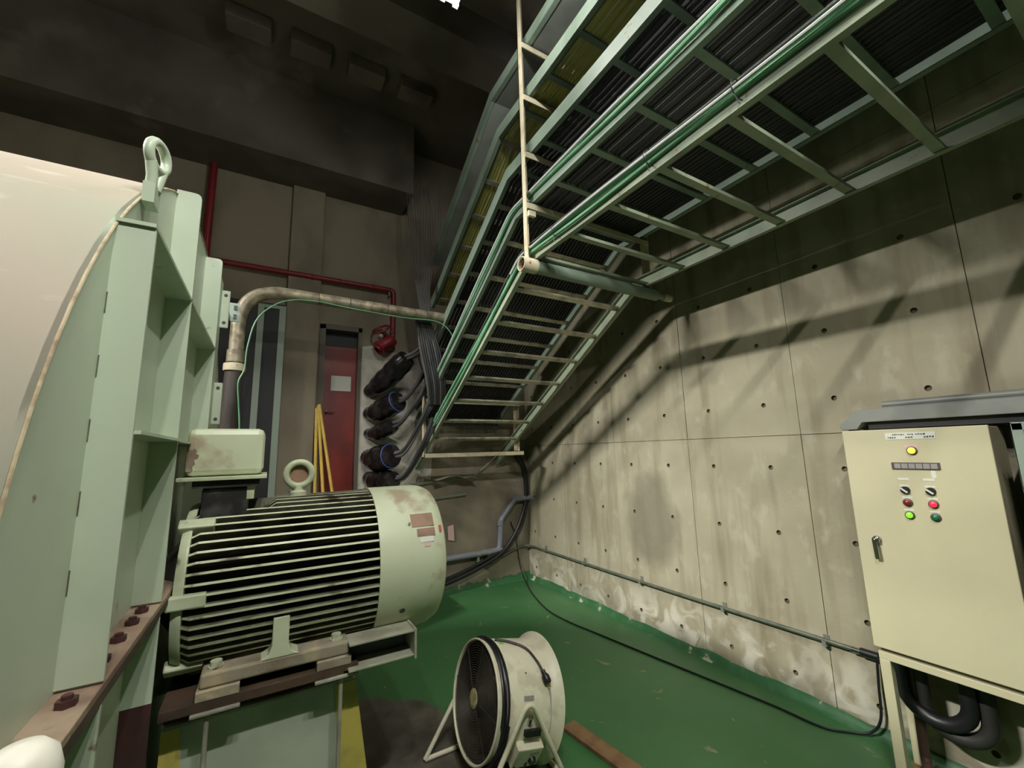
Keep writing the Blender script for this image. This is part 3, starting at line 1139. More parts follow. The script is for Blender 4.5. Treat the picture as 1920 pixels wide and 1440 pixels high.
def drum_patch(a0, a1, d0, d1, name, mt, h=.0015):
    b = MB()
    vs = []
    q = 4
    for i in range(q + 1):
        dg = d0 + (d1 - d0) * i / q
        vs += [on_drum(a0, dg, h), on_drum(a1, dg, h)]
    b.add(vs, [(2 * i, 2 * i + 1, 2 * i + 3, 2 * i + 2) for i in range(q)])
    return b.build(name, mt, FN)


drum_patch(.155, .215, 19, 23.5, 'rating_label', 'dial_grey')
drum_patch(.10, .125, 83, 88, 'round_sticker', 'lime_sticker')
MB().cyl(on_drum(.185, 44, 0), on_drum(.185, 44, .003), .004, 8).build('rivet', 'fan_dark', FN)
# switch box on the near lower side with knob and cord entry
bd = fs_ * cos(radians(-29)) + fu * sin(radians(-29))
bt = fs_ * -sin(radians(-29)) + fu * cos(radians(-29))
bc = fc0 + bax * .205 + bd * (fr_ + .012)
sb = MB().obox(bc, bax * .075, bt * .062, bd * .024).build('switch_box', 'fan_cream', FN, bevel=.006)
MB().lathe([(0, .0001), (0, .021), (.016, .018), (.018, .0001)], bc + bd * .024 + bax * .03 - bt * .012, bd, 18).build('knob', 'black_rubber', sb)
for k_ in range(3):
    MB().obox(bc + bd * .0245 + bax * (.012 + .018 * k_) + bt * .03, bax * .004, bt * .010, bd * .0006).build('dial_mark', 'dial_grey', sb)
MB().tube(smooth_path([bc + bd * .02 + bax * .012 - bt * .03, bc + bd * .05 - bax * .03 - bt * .055, bc + bd * .035 - bax * .07 - bt * .03], 6), .005, 6).build('switch_lead', 'black_rubber', sb)
# pivot bracket (black) and stand: near and far A-frames joined by cross tubes
MB().obox(fc0 + bax * .205 + fs_ * (fr_ + .014) + fu * (-.035), bax * .045, fs_ * .010, fu * .014).build('pivot_bracket', 'black_rubber', FN)
piv = fc0 + bax * .19
for sgn in (1, -1):
    sd = Vector((fs_.x, fs_.y, 0)).normalized() * sgn
    base = Vector((piv.x, piv.y, 0)) + sd * (fr_ + .02 if sgn > 0 else .225)
    apex = Vector((piv.x, piv.y, piv.z + .085)) + sd * (fr_ + .026)
    f0 = base + Vector((-.31 if sgn > 0 else -.385, 0, .013))
    f1 = base + Vector((.20, 0, .013))
    pts = fillet([f0, apex + Vector((-.01, 0, .05)), f1], .05, 8)
    MB().tube(pts, .0125, 10).build('stand_leg', 'fan_cream', FN)
    MB().tube([f0, f1], .0125, 10).build('stand_foot', 'fan_cream', FN)
    pvp = fc0 + bax * .19 + fs_ * sgn * (fr_ - .004)
    MB().cyl(pvp, apex + Vector((-.002, 0, -.04)), .011, 10).build('pivot_pin', 'chrome', FN)
sdv = Vector((fs_.x, fs_.y, 0)).normalized()
a_ = Vector((piv.x, piv.y, 0)) + sdv * (fr_ + .02) + Vector((.20, 0, .013))
b_ = Vector((piv.x, piv.y, 0)) - sdv * .225 + Vector((.20, 0, .013))
MB().tube([a_, b_], .0125, 10).build('stand_crossbar', 'fan_cream', FN)

# rusty bar lying on the floor past the fan
bb = MB()
bb.obox((1.73, 2.02, .012), Vector((.035, -.30, 0)), Vector((.05, .006, 0)), Vector((0, 0, .011)))
tag(bb.build('flat_bar', 'rust_bar', bevel=.002), 'rusty brown flat bar lying on the green floor behind the fan', 'steel bar')

# ================================================================== CABLE TRAYS
XA, XB_ = 1.54, 2.656
TL = [3.0, 3.43, 3.83, 4.30, 4.75]
SLP = .585
TH = math.atan(SLP)
YEND = [4.98, 4.98, 4.42, 4.42, 4.42]
Y0T = -2.6


def tray_pts(k, x, n=0.0, yend=None):
    """centre line of level k at x, shifted by n along the tray normal"""
    zb, yb = TL[k], 2.40 + (TL[k] - 3.0) * tan(TH / 2)
    ye = YEND[k] if yend is None else yend
    ybn = yb + n * tan(TH / 2)
    return [Vector((x, Y0T, zb + n)), Vector((x, ybn, zb + n)), Vector((x, ye, zb + n - SLP * (ye - ybn)))]


def at_len(pts, s):
    for a, b in zip(pts, pts[1:]):
        L = (b - a).length
        if s <= L:
            return a + (b - a) * (s / L), (b - a).normalized()
        s -= L
    return pts[-1], (pts[-1] - pts[-2]).normalized()


ORD = ['lowest', 'second lowest', 'middle', 'second highest', 'topmost']
LBL = ['lowest cable ladder over the right wall, empty apart from cables on its near rail',
       'second cable ladder from the bottom, carrying many black cables',
       'third cable ladder from the bottom, carrying black cables',
       'fourth cable ladder from the bottom, carrying the yellow cables',
       'topmost tray of the stack, with a closed grey underside']
for k in range(5):
    t = thing('cable_tray', LBL[k], 'cable tray', (2.1, 0.5, TL[k]), 'stack of five cable trays along the right wall')
    pm_ = 'tray_lower_paint' if k == 0 else 'tray_paint'
    H_, W_ = .10, .034
    for (x, sg) in ((XA, 1), (XB_, -1)):
        sec = [(0, 0), (sg * W_, 0), (sg * W_, .006), (sg * .005, .006), (sg * .005, H_ - .006), (sg * W_, H_ - .006), (sg * W_, H_), (0, H_)]
        MB().sweep(sec, tray_pts(k, x), (1, 0, 0)).build('side_rail', pm_, t)
    # rungs
    pts = tray_pts(k, XA + .006, .012)
    # phase so that rungs of the lowest tray stand at y = 1.92, 1.55, 1.195 ...
    ph = [1.915, 1.67, 1.80, 1.72, 1.6][k]
    s0 = (ph - Y0T) % .355
    tot = sum((b - a).length for a, b in zip(pts, pts[1:]))
    protos = {}
    s = s0
    if k < 4:
        while s < tot - .03:
            p, tg = at_len(pts, s)
            key = round(tg.z, 2)
            if key not in protos:
                nn = Vector((1, 0, 0)).cross(tg)
                b = MB()
                sec = [(-.021, -.004), (.021, -.004), (.021, .016), (.015, .016), (.015, .002), (-.015, .002), (-.015, .016), (-.021, .016)]
                q = len(sec)
                vs = [p + tg * u + nn * v for u, v in sec] + [p + tg * u + nn * v + Vector((XB_ - XA - .012, 0, 0)) for u, v in sec]
                b.add(vs, [tuple(range(q - 1, -1, -1)), tuple(range(q, 2 * q))] + [(i, (i + 1) % q, q + (i + 1) % q, q + i) for i in range(q)])
                protos[key] = (b.build('rung', 'rung_steel' if tg.z < -.1 else pm_, t), p)
            else:
                o, p0 = protos[key]
                copy_at(o, p - p0, t)
            s += .355
    else:
        MB().sweep([(0, .004), (XB_ - XA, .004), (XB_ - XA, .008), (0, .008)], tray_pts(k, XA), (1, 0, 0)).build('bottom_plate', 'solid_tray_grey', t)

# ---- cables in the trays


def cable_run(k, n, r, mt, yend, tail=None, label='', group='', xs=(), cat='cable', wob=.004, name='cable'):
    """one mesh per kind, copied to each x"""
    base = [tray_pts(k, 0, n, yend)]
    P = fillet(base[0], .35, 5)
    if tail:
        P = fillet([base[0][0], base[0][1], base[0][2]] + [Vector(q) for q in tail], [.35, .2] + [.15] * (len(tail) - 1), 5)
    # small waviness
    Q = []
    for i in range(len(P) - 1):
        L = (P[i + 1] - P[i]).length
        m_ = max(1, int(L / .45))
        for j in range(m_):
            Q.append(P[i].lerp(P[i + 1], j / m_))
    Q.append(P[-1])
    protos = []
    for v in range(3):
        rr = random.Random(k * 10 + v)
        W = [p + Vector((rr.uniform(-wob, wob), 0, rr.uniform(0, wob))) for p in Q]
        protos.append(W)
    made = {}
    for i, x in enumerate(xs):
        v = i % 3
        if v not in made:
            b = MB()
            b.tube([p + Vector((x, 0, 0)) for p in protos[v]], r, 6)
            o = b.build(name, mt, org=(x, Y0T, TL[k]))
            made[v] = (o, x)
        else:
            o0, x0 = made[v]
            o = copy_at(o0, (x - x0, 0, 0))
        tag(o, label, cat, group)


frange = lambda a, b, st: [a + st * i for i in range(int((b - a) / st + 1e-6) + 1)]
cable_run(1, .032, .0145, 'black_cable', 4.97, None, 'black power cable packed among others in the second tray from the bottom', 'black cables in the second tray', frange(1.60, 2.60, .0345), name='power_cable')
cable_run(2, .032, .0145, 'black_cable', 4.55, [(0, 4.78, 2.45), (0, 4.86, 2.0)], 'black power cable packed among others in the third tray from the bottom', 'black cables in the third tray', frange(1.60, 2.60, .04), name='power_cable')
cable_run(3, .032, .0125, 'yellow_cable', 4.40, None, 'yellow cable on the left side of the fourth tray from the bottom', 'yellow cables in the fourth tray', frange(1.60, 1.80, .0285), name='control_cable')
cable_run(3, .034, .015, 'black_cable', 4.40, None, 'black cable beside the yellow ones in the fourth tray from the bottom', 'black cables in the fourth tray', frange(1.86, 2.58, .055), name='power_cable')


# ---- loose green / white cables tied along the near rails
def rail_cable(k, x, n, r, mt, label, yend, wob, name, seed, tail=None):
    P = tray_pts(k, x, n, yend)
    if tail:
        P = P + [Vector(q) for q in tail]
    P = fillet(P, [.30] + [.15] * (len(P) - 3), 6)
    Q = []
    for i in range(len(P) - 1):
        L = (P[i + 1] - P[i]).length
        m_ = max(1, int(L / .25))
        for j in range(m_):
            Q.append(P[i].lerp(P[i + 1], j / m_))
    Q.append(P[-1])
    rr = random.Random(seed)
    ph, fq = rr.uniform(0, 6), rr.uniform(1.6, 2.6)
    Q = [p + Vector((wob * sin(fq * p.y + ph) * .6, 0, wob * sin(fq * 1.3 * p.y + ph * 2))) for p in Q]
    return tag(MB().tube(Q, r, 8).build(name, mt), label, 'cable')


rail_cable(0, XA - .016, .078, .013, 'green_cable', 'upper green earth cable tied along the near rail of the lowest tray', 4.95, .010, 'earth_cable', 1)
rail_cable(0, XA - .018, .046, .011, 'green_cable', 'lower green earth cable tied along the near rail of the lowest tray', 4.95, .010, 'earth_cable', 2)
rail_cable(0, XA - .040, .070, .009, 'white_cable', 'white cable tied between the green ones on the lowest tray', 2.55, .008, 'signal_cable', 3)
rail_cable(0, XA - .015, .112, .006, 'dusty_cable', 'thin dark wire running above the green cables on the lowest tray', 4.5, .006, 'thin_wire', 4)
rail_cable(1, XA - .016, .055, .012, 'green_cable', 'green earth cable tied along the near rail of the second tray', 4.9, .012, 'earth_cable', 5)
rail_cable(1, XA - .018, .085, .011, 'white_cable', 'white cable tied along the near rail of the second tray', 4.4, .014, 'signal_cable', 6)
# tie wires round the green cables
for i, yy in enumerate((1.98, 1.22, .78)):
    b = MB()
    b.torus((XA - .022, yy, 3.062), (0, 1, 0), .043, .0025, 18, 5)
    b.tube([(XA - .05, yy, 3.03), (XA - .06, yy - .01, 3.0), (XA - .058, yy - .02, 2.965)], .002, 5)
    tag(b.build('tie_wire', 'black_rubber'), ['farthest of the wire ties around the green cables of the lowest tray', 'middle one of the wire ties around the green cables of the lowest tray',
                                              'nearest of the wire ties around the green cables of the lowest tray'][i], 'wire tie')

# ---- hangers
hg = thing('tray_hanger', 'cream steel hanger post with cross arms at the bend of the trays', 'hanger', (2.1, 2.29, 2.9))
for (xa, sgn) in ((1.478, 1), (2.70, -1)):
    b = MB()
    zl = 2.93
    b.box(xa, xa + sgn * .006, 2.265, 2.315, zl, ZC)
    b.box(xa, xa + sgn * .045, 2.309, 2.315, zl, ZC)
    b.build('post', 'hanger_cream', hg)
for k in range(1, 5):
    z = TL[k] - .012
    MB().box(1.484, 2.70, 2.262, 2.268, z - .05, z).box(1.484, 2.70, 2.262, 2.308, z - .006, z).build('cross_arm', 'hanger_cream', hg)
MB().box(1.484, 1.54, 2.24, 2.262, 3.30, 3.34).build('stub_arm', 'hanger_cream', hg)
b = MB()
pz = 2.951
b.lathe([(0, .040), (0, .046), (1.34, .046), (1.34, .040), (0, .040)], (1.44, 2.29, pz), (1, 0, 0), 24)
b.build('support_pipe', 'tray_paint', hg)
b = MB().lathe([(0, .047), (0, .051), (.12, .051), (.12, .047), (0, .047)], (1.435, 2.29, pz), (1, 0, 0), 24)
b.build('pipe_sleeve', 'hanger_cream', hg)
MB().lathe([(0, .039), (.25, .039)], (1.441, 2.29, pz), (1, 0, 0), 20).build('pipe_bore', 'rust_edge', hg)
MB().cyl((2.79, 2.29, pz), (2.86, 2.29, pz), .026, 14).build('pipe_spigot', 'tray_paint', hg)
MB().cyl((2.86, 2.29, pz), (2.95, 2.29, pz), .033, 14).build('pipe_end', 'hanger_cream', hg)

hl = thing('tray_hanger', 'cream angle bracket under the low end of the sloping trays', 'hanger', (2.1, 4.5, 1.64))
b = MB()
b.box(1.482, 1.488, 4.50, 4.56, 1.64, 2.52)
b.box(1.482, 1.53, 4.554, 4.56, 1.64, 2.52)
b.build('post', 'hanger_cream', hl)
b = MB()
b.box(2.70, 2.706, 4.48, 4.54, 1.64, 2.3)
b.box(2.66, 2.70, 4.534, 4.54, 1.64, 2.3)
b.build('post', 'hanger_cream', hl)
MB().box(1.482, 2.74, 4.44, 4.446, 1.63, 1.68).box(1.482, 2.74, 4.44, 4.50, 1.674, 1.68).build('cross_arm', 'hanger_cream', hl)
MB().box(1.49, 2.70, 4.42, 4.47, 2.27, 2.276).box(1.49, 2.70, 4.42, 4.426, 2.23, 2.27).build('cross_arm', 'hanger_cream', hl)
# foot piece on the floor and thin lower frame
lo_ = thing('bar_frame', 'thin steel frame under the trays at the end wall', 'frame', (2.1, 4.9, 1.1))
MB().tube(fillet([(1.50, 4.98, 1.32), (2.30, 4.98, 1.36), (2.62, 4.93, 1.62)], .03), .008, 6).build('frame_bar', 'tray_paint', lo_)
MB().tube([(1.45, 4.98, 1.12), (2.2, 4.98, 1.16)], .008, 6).build('frame_bar', 'tray_paint', lo_)
# tan crumpled sheet lying on the lower frame
b = MB()
vs = []
rr = random.Random(5)
for i in range(7):
    for j in range(4):
        vs.append((1.75 + .09 * i, 4.82 + .05 * j, 1.40 + rr.uniform(-.012, .02) - .05 * abs(i - 3) / 3))
b.add(vs, [(i * 4 + j, i * 4 + j + 1, i * 4 + j + 5, i * 4 + j + 4) for i in range(6) for j in range(3)])
o = b.build('torn_sheet', 'tan_concrete')
sol = o.modifiers.new('thick', 'SOLIDIFY')
sol.thickness = .006
tag(o, 'crumpled tan sheet lying under the low end of the trays', 'sheet')

# ================================================================== CABLE SLEEVES IN THE END WALL
SL = [((.985, 2.40), (1.30, 4.55, 2.74), .125, 'topmost wide black cable sleeve rising from the plaster patch'),
      ((.985, 2.15), (1.235, 4.60, 2.265), .125, 'second black cable sleeve from the top of the plaster patch, tied with blue'),
      ((.985, 1.925), (1.18, 4.62, 1.985), .088, 'third and slimmest black cable sleeve from the top of the plaster patch'),
      ((.985, 1.66), (1.17, 4.58, 1.665), .14, 'fattest black cable sleeve near the bottom of the plaster patch, tied with blue'),
      ((1.0, 1.43), (1.2, 4.62, 1.40), .115, 'lowest black cable sleeve in the plaster patch, partly behind the motor')]
for i, ((x, z), e, r, lab) in enumerate(SL):
    a = Vector((x, YB - .01, z))
    e = V3(e)
    t = thing('cable_sleeve', lab, 'cable sleeve', a, 'black cable sleeves in the end wall')
    mid = a.lerp(e, .5) + Vector((0, 0, -.03))
    P = smooth_path([a, a.lerp(mid, .5) + Vector((0, 0, -.01)), mid, mid.lerp(e, .5), e], 4)
    nP = len(P)
    prof = [(.55 + .45 * min(1, (j / nP) * 2.8)) if j / nP < .75 else 1 - .18 * (j / nP - .75) / .25 for j in range(nP)]
    R = [r * p_ * (1 + .05 * sin(j * 1.9)) for j, p_ in enumerate(prof)]
    MB().tube(P, R, 14).build('shrink_sleeve', 'sleeve_black', t)
    if i in (1, 3):
        dv = (P[-1] - P[-3]).normalized()
        MB().torus(P[-2], dv, R[-2] + .003, .006, 18, 6).build('cable_tie', 'tie_blue', t)
    rr = random.Random(30 + i)
    for q in range(3):
        off = Vector((rr.uniform(-.035, .035), 0, rr.uniform(-.035, .035)))
        tgt = Vector((1.50 + .06 * q, 4.45 - .05 * i, [3.05, 2.75, 2.55, 2.3, 2.05][i] + .05 * q))
        MB().tube(smooth_path([e + off - Vector((.02, -.06, 0)), e + off + Vector((.10, -.06, .05)), tgt.lerp(e, .4) + Vector((.05, -.05, 0)), tgt], 5), .02 if q < 2 else .014, 8).build('sleeve_cable', 'dusty_cable' if q else 'black_cable', t)

# hanging thin wires and the flat black bundle left of the trays
for i in range(14):
    rr = random.Random(60 + i)
    x0 = 1.17 + .028 * i
    top = Vector((x0, 4.25 + rr.uniform(-.1, .1), 4.72))
    b = MB()
    P = smooth_path([top, (x0 + .03, 4.22, 4.2), (1.27 + .014 * i, 4.2, 3.6), (1.335 + .008 * i, 4.18, 3.15), (1.30 + .012 * i, 4.16, 3.0)], 5)
    b.tube(P, .0042, 5)
    tag(b.build('hanging_wire', 'dusty_cable'), 'one of the thin grey wires hanging in a loose curtain left of the trays', 'wire', 'thin wires hanging beside the trays')
for i in range(9):
    b = MB()
    x0 = 1.27 + .02 * i
    P = smooth_path([(x0, 4.17, 3.07), (x0 + .03, 4.16, 2.98), (1.33 + .026 * i, 4.15, 2.75), (1.42 + .024 * i, 4.2, 2.42), (1.48 + .02 * i, 4.3, 2.2)], 5)
    b.tube(P, .015, 7)
    tag(b.build('bundled_cable', 'black_cable' if i % 3 else 'dusty_cable'), 'one of the black cables in the flat bundle dropping beside the trays', 'cable', 'flat black cable bundle beside the trays')

# ================================================================== GALVANISED CONDUIT
gy = 4.06
gc = thing('steel_conduit', 'rust-spotted galvanised conduit pipe bending over behind the motor', 'conduit', (-.27, gy, .94))
P = fillet([(-.272, gy, 2.42), (-.272, gy, 3.115), (1.62, gy, 3.095)], .40, 12)
MB().tube(P, .054, 16).build('pipe', 'galvanised', gc)
MB().lathe([(0, .056), (0, .064), (.10, .064), (.10, .056)], (-.272, gy, 2.46), (0, 0, 1), 20).build('coupling', 'galvanised', gc)
MB().lathe([(0, .06), (0, .078), (.035, .080), (.06, .078), (.06, .06)], (-.274, gy, 2.385), (0, 0, 1), 20).build('gland_ring', 'hanger_cream', gc)
MB().tube([(-.274, gy, 2.40), (-.280, gy, 2.2), (-.292, gy, 1.9), (-.30, gy, 1.2), (-.30, gy, .94)], [.066, .064, .066, .066, .066], 16).build('flexible_hose', 'flex_dark', gc)
for xx in (.33, .60, .95, 1.35):
    MB().torus((xx, gy, 3.115 - .0106 * (xx + .27)), (1, 0, 0), .055, .003, 20, 5).build('banding', 'ink', gc)
ew = smooth_path([(1.66, 4.0, 2.75), (1.60, 3.98, 2.92), (1.45, 4.0, 3.03), (1.1, 4.02, 3.03), (.6, 4.02, 3.05), (.3, 4.02, 3.07), (.05, 4.0, 3.02), (-.13, 4.0, 2.85), (-.19, 4.0, 2.6), (-.2, 3.99, 2.4), (-.235, 3.98, 2.28), (-.22, 3.98, 2.1), (-.20, 3.98, 1.85), (-.2, 4.15, 1.2), (-.2, 4.2, .94)], 5)
tag(MB().tube(ew, .006, 6).build('earth_wire', 'green_cable'), 'thin pale green earth wire strung along the galvanised conduit', 'wire')

# ================================================================== RED PIPE
rp = thing('sprinkler_pipe', 'dark red fire pipe running along the end wall above the door', 'pipe', (.4, YB - .05, 2.9))
ry = YB - .06
MB().tube(fillet([(-1.9, ry, 3.69), (1.245, ry, 3.68), (1.245, ry, 2.98)], .06, 6), .030, 12).build('pipe', 'red_paint', rp)
MB().tube([(-.66, ry, 3.69), (-.66, ry, 4.75)], .036, 12).build('riser', 'red_paint', rp)
for xx in (.33, .62, 1.0):
    MB().torus((xx, ry, 3.682), (1, 0, 0), .033, .006, 16, 6).build('pipe_joint', 'red_paint', rp)
MB().box(1.18, 1.20, ry - .01, YB, 3.60, 3.68).build('pipe_clamp', 'duct_grey', rp)
vb = MB()
vb.lathe([(0, .04), (.02, .075), (.12, .085), (.20, .07), (.26, .045)], (1.245, ry - .03, 3.06), (-.55, -.1, -.5), 16)
vb.lathe([(0, .0001), (0, .095), (.04, .095), (.04, .0001)], (1.10, ry - .05, 2.93), (-.55, -.1, -.5), 16)
vb.build('valve_body', 'red_paint', rp)
MB().torus((1.08, ry - .09, 3.14), (-.5, -.4, .75), .10, .013, 22, 6).tube([(1.08, ry - .09, 3.14), (1.15, ry - .05, 3.02)], .016, 8).build('handwheel', 'red_paint', rp)
MB().cyl((1.225, ry - .03, 3.14), (1.225, ry - .045, 3.14), .016, 10).build('valve_stud', 'chrome', rp)
MB().box(1.07, 1.11, ry - .085, ry - .08, 3.05, 3.08).build('valve_tag', 'name_white', rp)

# ================================================================== DARK PANEL BY THE PILASTER
dp = thing('tall_panel', 'tall dark equipment panel with pale green edge strips beside the pilaster', 'panel', (-.2, 4.95, .93))
MB().box(-.95, .085, 4.86, YB - .001, .93, 3.27).build('panel_body', 'dark_glass', dp)
MB().box(-.165, -.108, 4.845, 4.86, .93, 3.25).build('edge_strip', 'panel_grey', dp)
MB().box(.028, .088, 4.845, 4.86, .93, 3.25).build('edge_strip', 'panel_grey', dp)
MB().box(-.108, .028, 4.847, 4.86, 3.215, 3.25).build('edge_strip', 'panel_grey', dp)
MB().box(-.95, -.90, 4.845, 4.86, .93, 3.25).build('edge_strip', 'panel_grey', dp)

# ================================================================== YELLOW POLES
for i, (tx, bx_, lab) in enumerate(((.437, .448, 'left one of the three yellow poles leaning beside the red door'), (.452, .52, 'middle one of the three yellow poles leaning beside the red door'), (.462, .60, 'right-hand of the three yellow poles leaning against the red door'))):
    sl = (bx_ - tx) / (2.2 - 1.365)
    zt = [2.19, 2.22, 2.235][i]
    xb_ = tx + sl * (zt - .94)
    tag(MB().cyl((xb_, 4.80, .93), (tx, YB - .075, zt), .0165, 10).build('yellow_pole', 'pole_yellow'), lab, 'pole', 'yellow poles by the red door')

# ================================================================== CONTROL CABINET
cb = thing('control_cabinet', 'cream steel control cabinet on legs with lit buttons against the right wall', 'cabinet', (2.95, .83, 0))
cx, cy0, cy1, cz0, cz1 = 2.80, .555, 1.115, .625, 1.742
MB().box(cx + .022, 3.10, cy0 + .012, cy1 - .006, cz0, cz1 - .004).build('cabinet_body', 'cabinet_cream', cb, bevel=.004)
dd = MB().box(cx, cx + .018, cy0, cy1, cz0 + .004, cz1).build('cabinet_door', 'cabinet_cream', cb, bevel=.004)
MB().box(cx + .018, cx + .024, cy0 + .02, cy1 - .02, cz0 + .02, cz1 - .02).build('door_gasket', 'black_rubber', cb)
# subframe
fb = MB()
fb.box(cx + .015, 3.08, cy0 + .01, cy1 - .01, cz0 - .055, cz0 - .018)
fb.build('subframe', 'cabinet_cream', cb, bevel=.003)
MB().box(cx + .03, 3.07, cy0 + .02, cy1 - .02, cz0 - .02, cz0 + .002).build('subframe_shadow_gap', 'cabinet_shadow', cb)
for (xa, xb2) in ((cx + .015, cx + .06), (3.03, 3.075)):
    for (ya, yb2) in ((cy0 + .01, cy0 + .055), (cy1 - .055, cy1 - .01)):
        MB().box(xa, xb2, ya, yb2, .012, cz0 - .055).build('leg', 'cabinet_cream', cb, bevel=.003)
        MB().box(xa - .01, xb2 + .01, ya - .01, yb2 + .01, 0, .012).build('foot_plate', 'rust_bar', cb)


def on_door(y, z, h=.0):
    return (cx - h, y, z)


npo = MB().box(cx - .002, cx, .733, .925, 1.688, 1.722).build('name_plate', 'name_white', dd)
rr = random.Random(3)
for row, (za, zb_, segs) in enumerate(((1.708, 1.716, ((.895, .845), (.835, .815), (.805, .775))), (1.693, 1.702, ((.915, .88), (.845, .815), (.775, .74))))):
    for (ya, yb2) in segs:
        y_ = ya
        while y_ > yb2:
            w_ = rr.uniform(.004, .008)
            MB().box(cx - .0026, cx - .002, y_ - w_, y_, za + rr.uniform(0, .002), zb_ - rr.uniform(0, .002)).build('character', 'ink', npo)
            y_ -= w_ + .003


def button(y, z, mt, r=.0155, lampstyle=False):
    o = MB().lathe([(0, .0001), (0, r + .004), (.008, r + .003), (.010, r), (.010, .0001)], (cx, y, z), (-1, 0, 0), 20).build('button_ring', 'chrome' if lampstyle else 'fan_guard', dd)
    MB().lathe([(.009, .0001), (.009, r - .001), (.016, r - .003), (.019, r * .5), (.0195, .0001)], (cx, y, z), (-1, 0, 0), 20).build('button_cap', mt, o)
    return o


MB().box(cx - .0015, cx, .80, .855, 1.645, 1.66).build('lamp_label', 'label_pink', dd)
button(.828, 1.631, 'lamp_orange', .017)
db = MB().box(cx - .006, cx, .735, .917, 1.538, 1.572).build('display', 'display_bezel', dd, bevel=.001)
for i in range(6):
    y_ = .905 - i * .0275
    MB().box(cx - .0072, cx - .006, y_ - .024, y_, 1.543, 1.567).build('display_cell', 'display_cell', db)
MB().box(cx - .0015, cx, .755, .772, 1.498, 1.533).build('small_note', 'name_white', dd)
for y_ in (.880, .785):
    MB().box(cx - .0015, cx, y_ - .021, y_ + .021, 1.484, 1.495).build('switch_label', 'name_white', dd)
    MB().box(cx - .0015, cx, y_ - .019, y_ + .019, 1.452, 1.460).build('switch_label', 'name_white', dd)
    k_ = MB().lathe([(0, .0001), (0, .0195), (.008, .0185), (.012, .016), (.012, .0001)], (cx, y_, 1.434), (-1, 0, 0), 20).build('selector_switch', 'black_rubber', dd)
    MB().obox((cx - .016, y_, 1.434), (.005, 0, 0), Vector((0, .012, .010)), Vector((0, .002, -.0025))).build('selector_pointer', 'name_white', k_)
for (y_, mr, mg) in ((.878, 'lamp_red_off', 'lamp_green_on'), (.783, 'lamp_red_on', 'lamp_green_off')):
    for (z_, mt_) in ((1.374, mr), (1.313, mg)):
        MB().box(cx - .0015, cx, y_ - .019, y_ + .019, z_ + .021, z_ + .029).build('button_label', 'name_white', dd)
        button(y_, z_, mt_)
hn = MB()
hn.lathe([(0, .0001), (0, .016), (.020, .015), (.022, .0001)], (cx, 1.026, 1.178), (-1, 0, 0), 18)
hn.obox((cx - .022, 1.032, 1.128), (.006, 0, 0), Vector((0, .010, 0)), Vector((0, .002, .052)))
hn.obox((cx - .017, 1.028, 1.172), (.008, 0, 0), Vector((0, .014, 0)), Vector((0, 0, .014)))
hn.build('door_handle', 'chrome', dd, bevel=.004)

# second cabinet at the frame edge
c2 = thing('dark_cabinet', 'dark fronted cabinet with pale green frame at the right edge of the photo', 'cabinet', (2.95, .2, 0))
MB().box(2.78, 3.10, -.15, .478, .5, 1.742).build('cabinet_body', 'dark_glass', c2, bevel=.003)
f2 = MB()
f2.box(2.762, 2.78, .448, .482, .5, 1.745)
f2.box(2.762, 2.78, -.15, .482, 1.712, 1.745)
f2.box(2.762, 2.78, -.15, .482, .5, .535)
f2.box(2.762, 2.78, -.15, -.115, .5, 1.745)
f2.build('door_frame_edge', 'panel_grey', c2, bevel=.003)
for (xa, ya) in ((2.80, -.13), (2.80, .42), (3.04, -.13), (3.04, .42)):
    MB().box(xa, xa + .04, ya, ya + .04, 0, .5).build('leg', 'panel_grey', c2)

# grey trunking along the wall above the cabinets
td = thing('cable_duct', 'grey sheet-metal cable duct along the wall above the cabinet', 'duct', (3.05, .3, 1.74))
b = MB()
b.prism([(2.965, 1.178, 1.752), (2.965, 1.19, 1.776), (2.965, 1.10, 1.862), (2.965, -1.6, 1.862), (2.965, -1.6, 1.792), (2.965, 1.075, 1.792), (2.965, 1.105, 1.752)], (.17, 0, 0))
b.build('duct_body', 'duct_grey', td, bevel=.003)
MB().box(3.0, 3.12, -1.6, 1.06, 1.752, 1.79).build('duct_gap_shade', 'black_rubber', td)  # black strip standing in for the shade in the gap under the duct
MB().box(3.0, 3.06, 1.09, 1.16, 1.738, 1.753).build('duct_foot', 'duct_grey', td)
tt = thing('wall_conduit', 'round grey conduit lying on top of the cable duct', 'conduit', (3.05, -.3, 1.865))
MB().cyl((3.02, .985, 1.886), (3.02, -1.6, 1.886), .020, 14).build('pipe', 'duct_grey', tt)
MB().box(3.0, 3.10, -1.6, .985, 1.863, 1.872).build('pipe_rest', 'duct_grey', tt)

# ================================================================== LOW CONDUIT ON THE RIGHT WALL
lc = thing('wall_conduit', 'thin grey steel conduit clipped low along the right wall', 'conduit', (XR - .03, 3.0, .42))
MB().tube(smooth_path([(2.70, YB - .03, .33), (2.92, YB - .03, .40), (3.07, YB - .045, .425), (XR - .03, 4.88, .424), (XR - .028, 4.6, .424), (XR - .028, 3.0, .430), (XR - .028, 1.30, .45)], 5), .0135, 10).build('pipe', 'conduit_grey', lc)
MB().cyl((XR - .028, 1.355, .449), (XR - .028, 1.31, .450), .018, 12).build('connector', 'chrome', lc)
MB().cyl((XR - .028, 1.312, .450), (XR - .030, 1.225, .452), .023, 12).build('coupling', 'black_rubber', lc)
for yy in (4.62, 3.86, 3.03, 2.19, 1.50):
    c_ = MB()
    c_.box(XR - .046, XR - .004, yy - .012, yy + .012, .415, .447)
    c_.box(XR - .008, XR - .002, yy - .016, yy + .016, .395, .475)
    c_.build('pipe_clip', 'clip_zinc', lc)

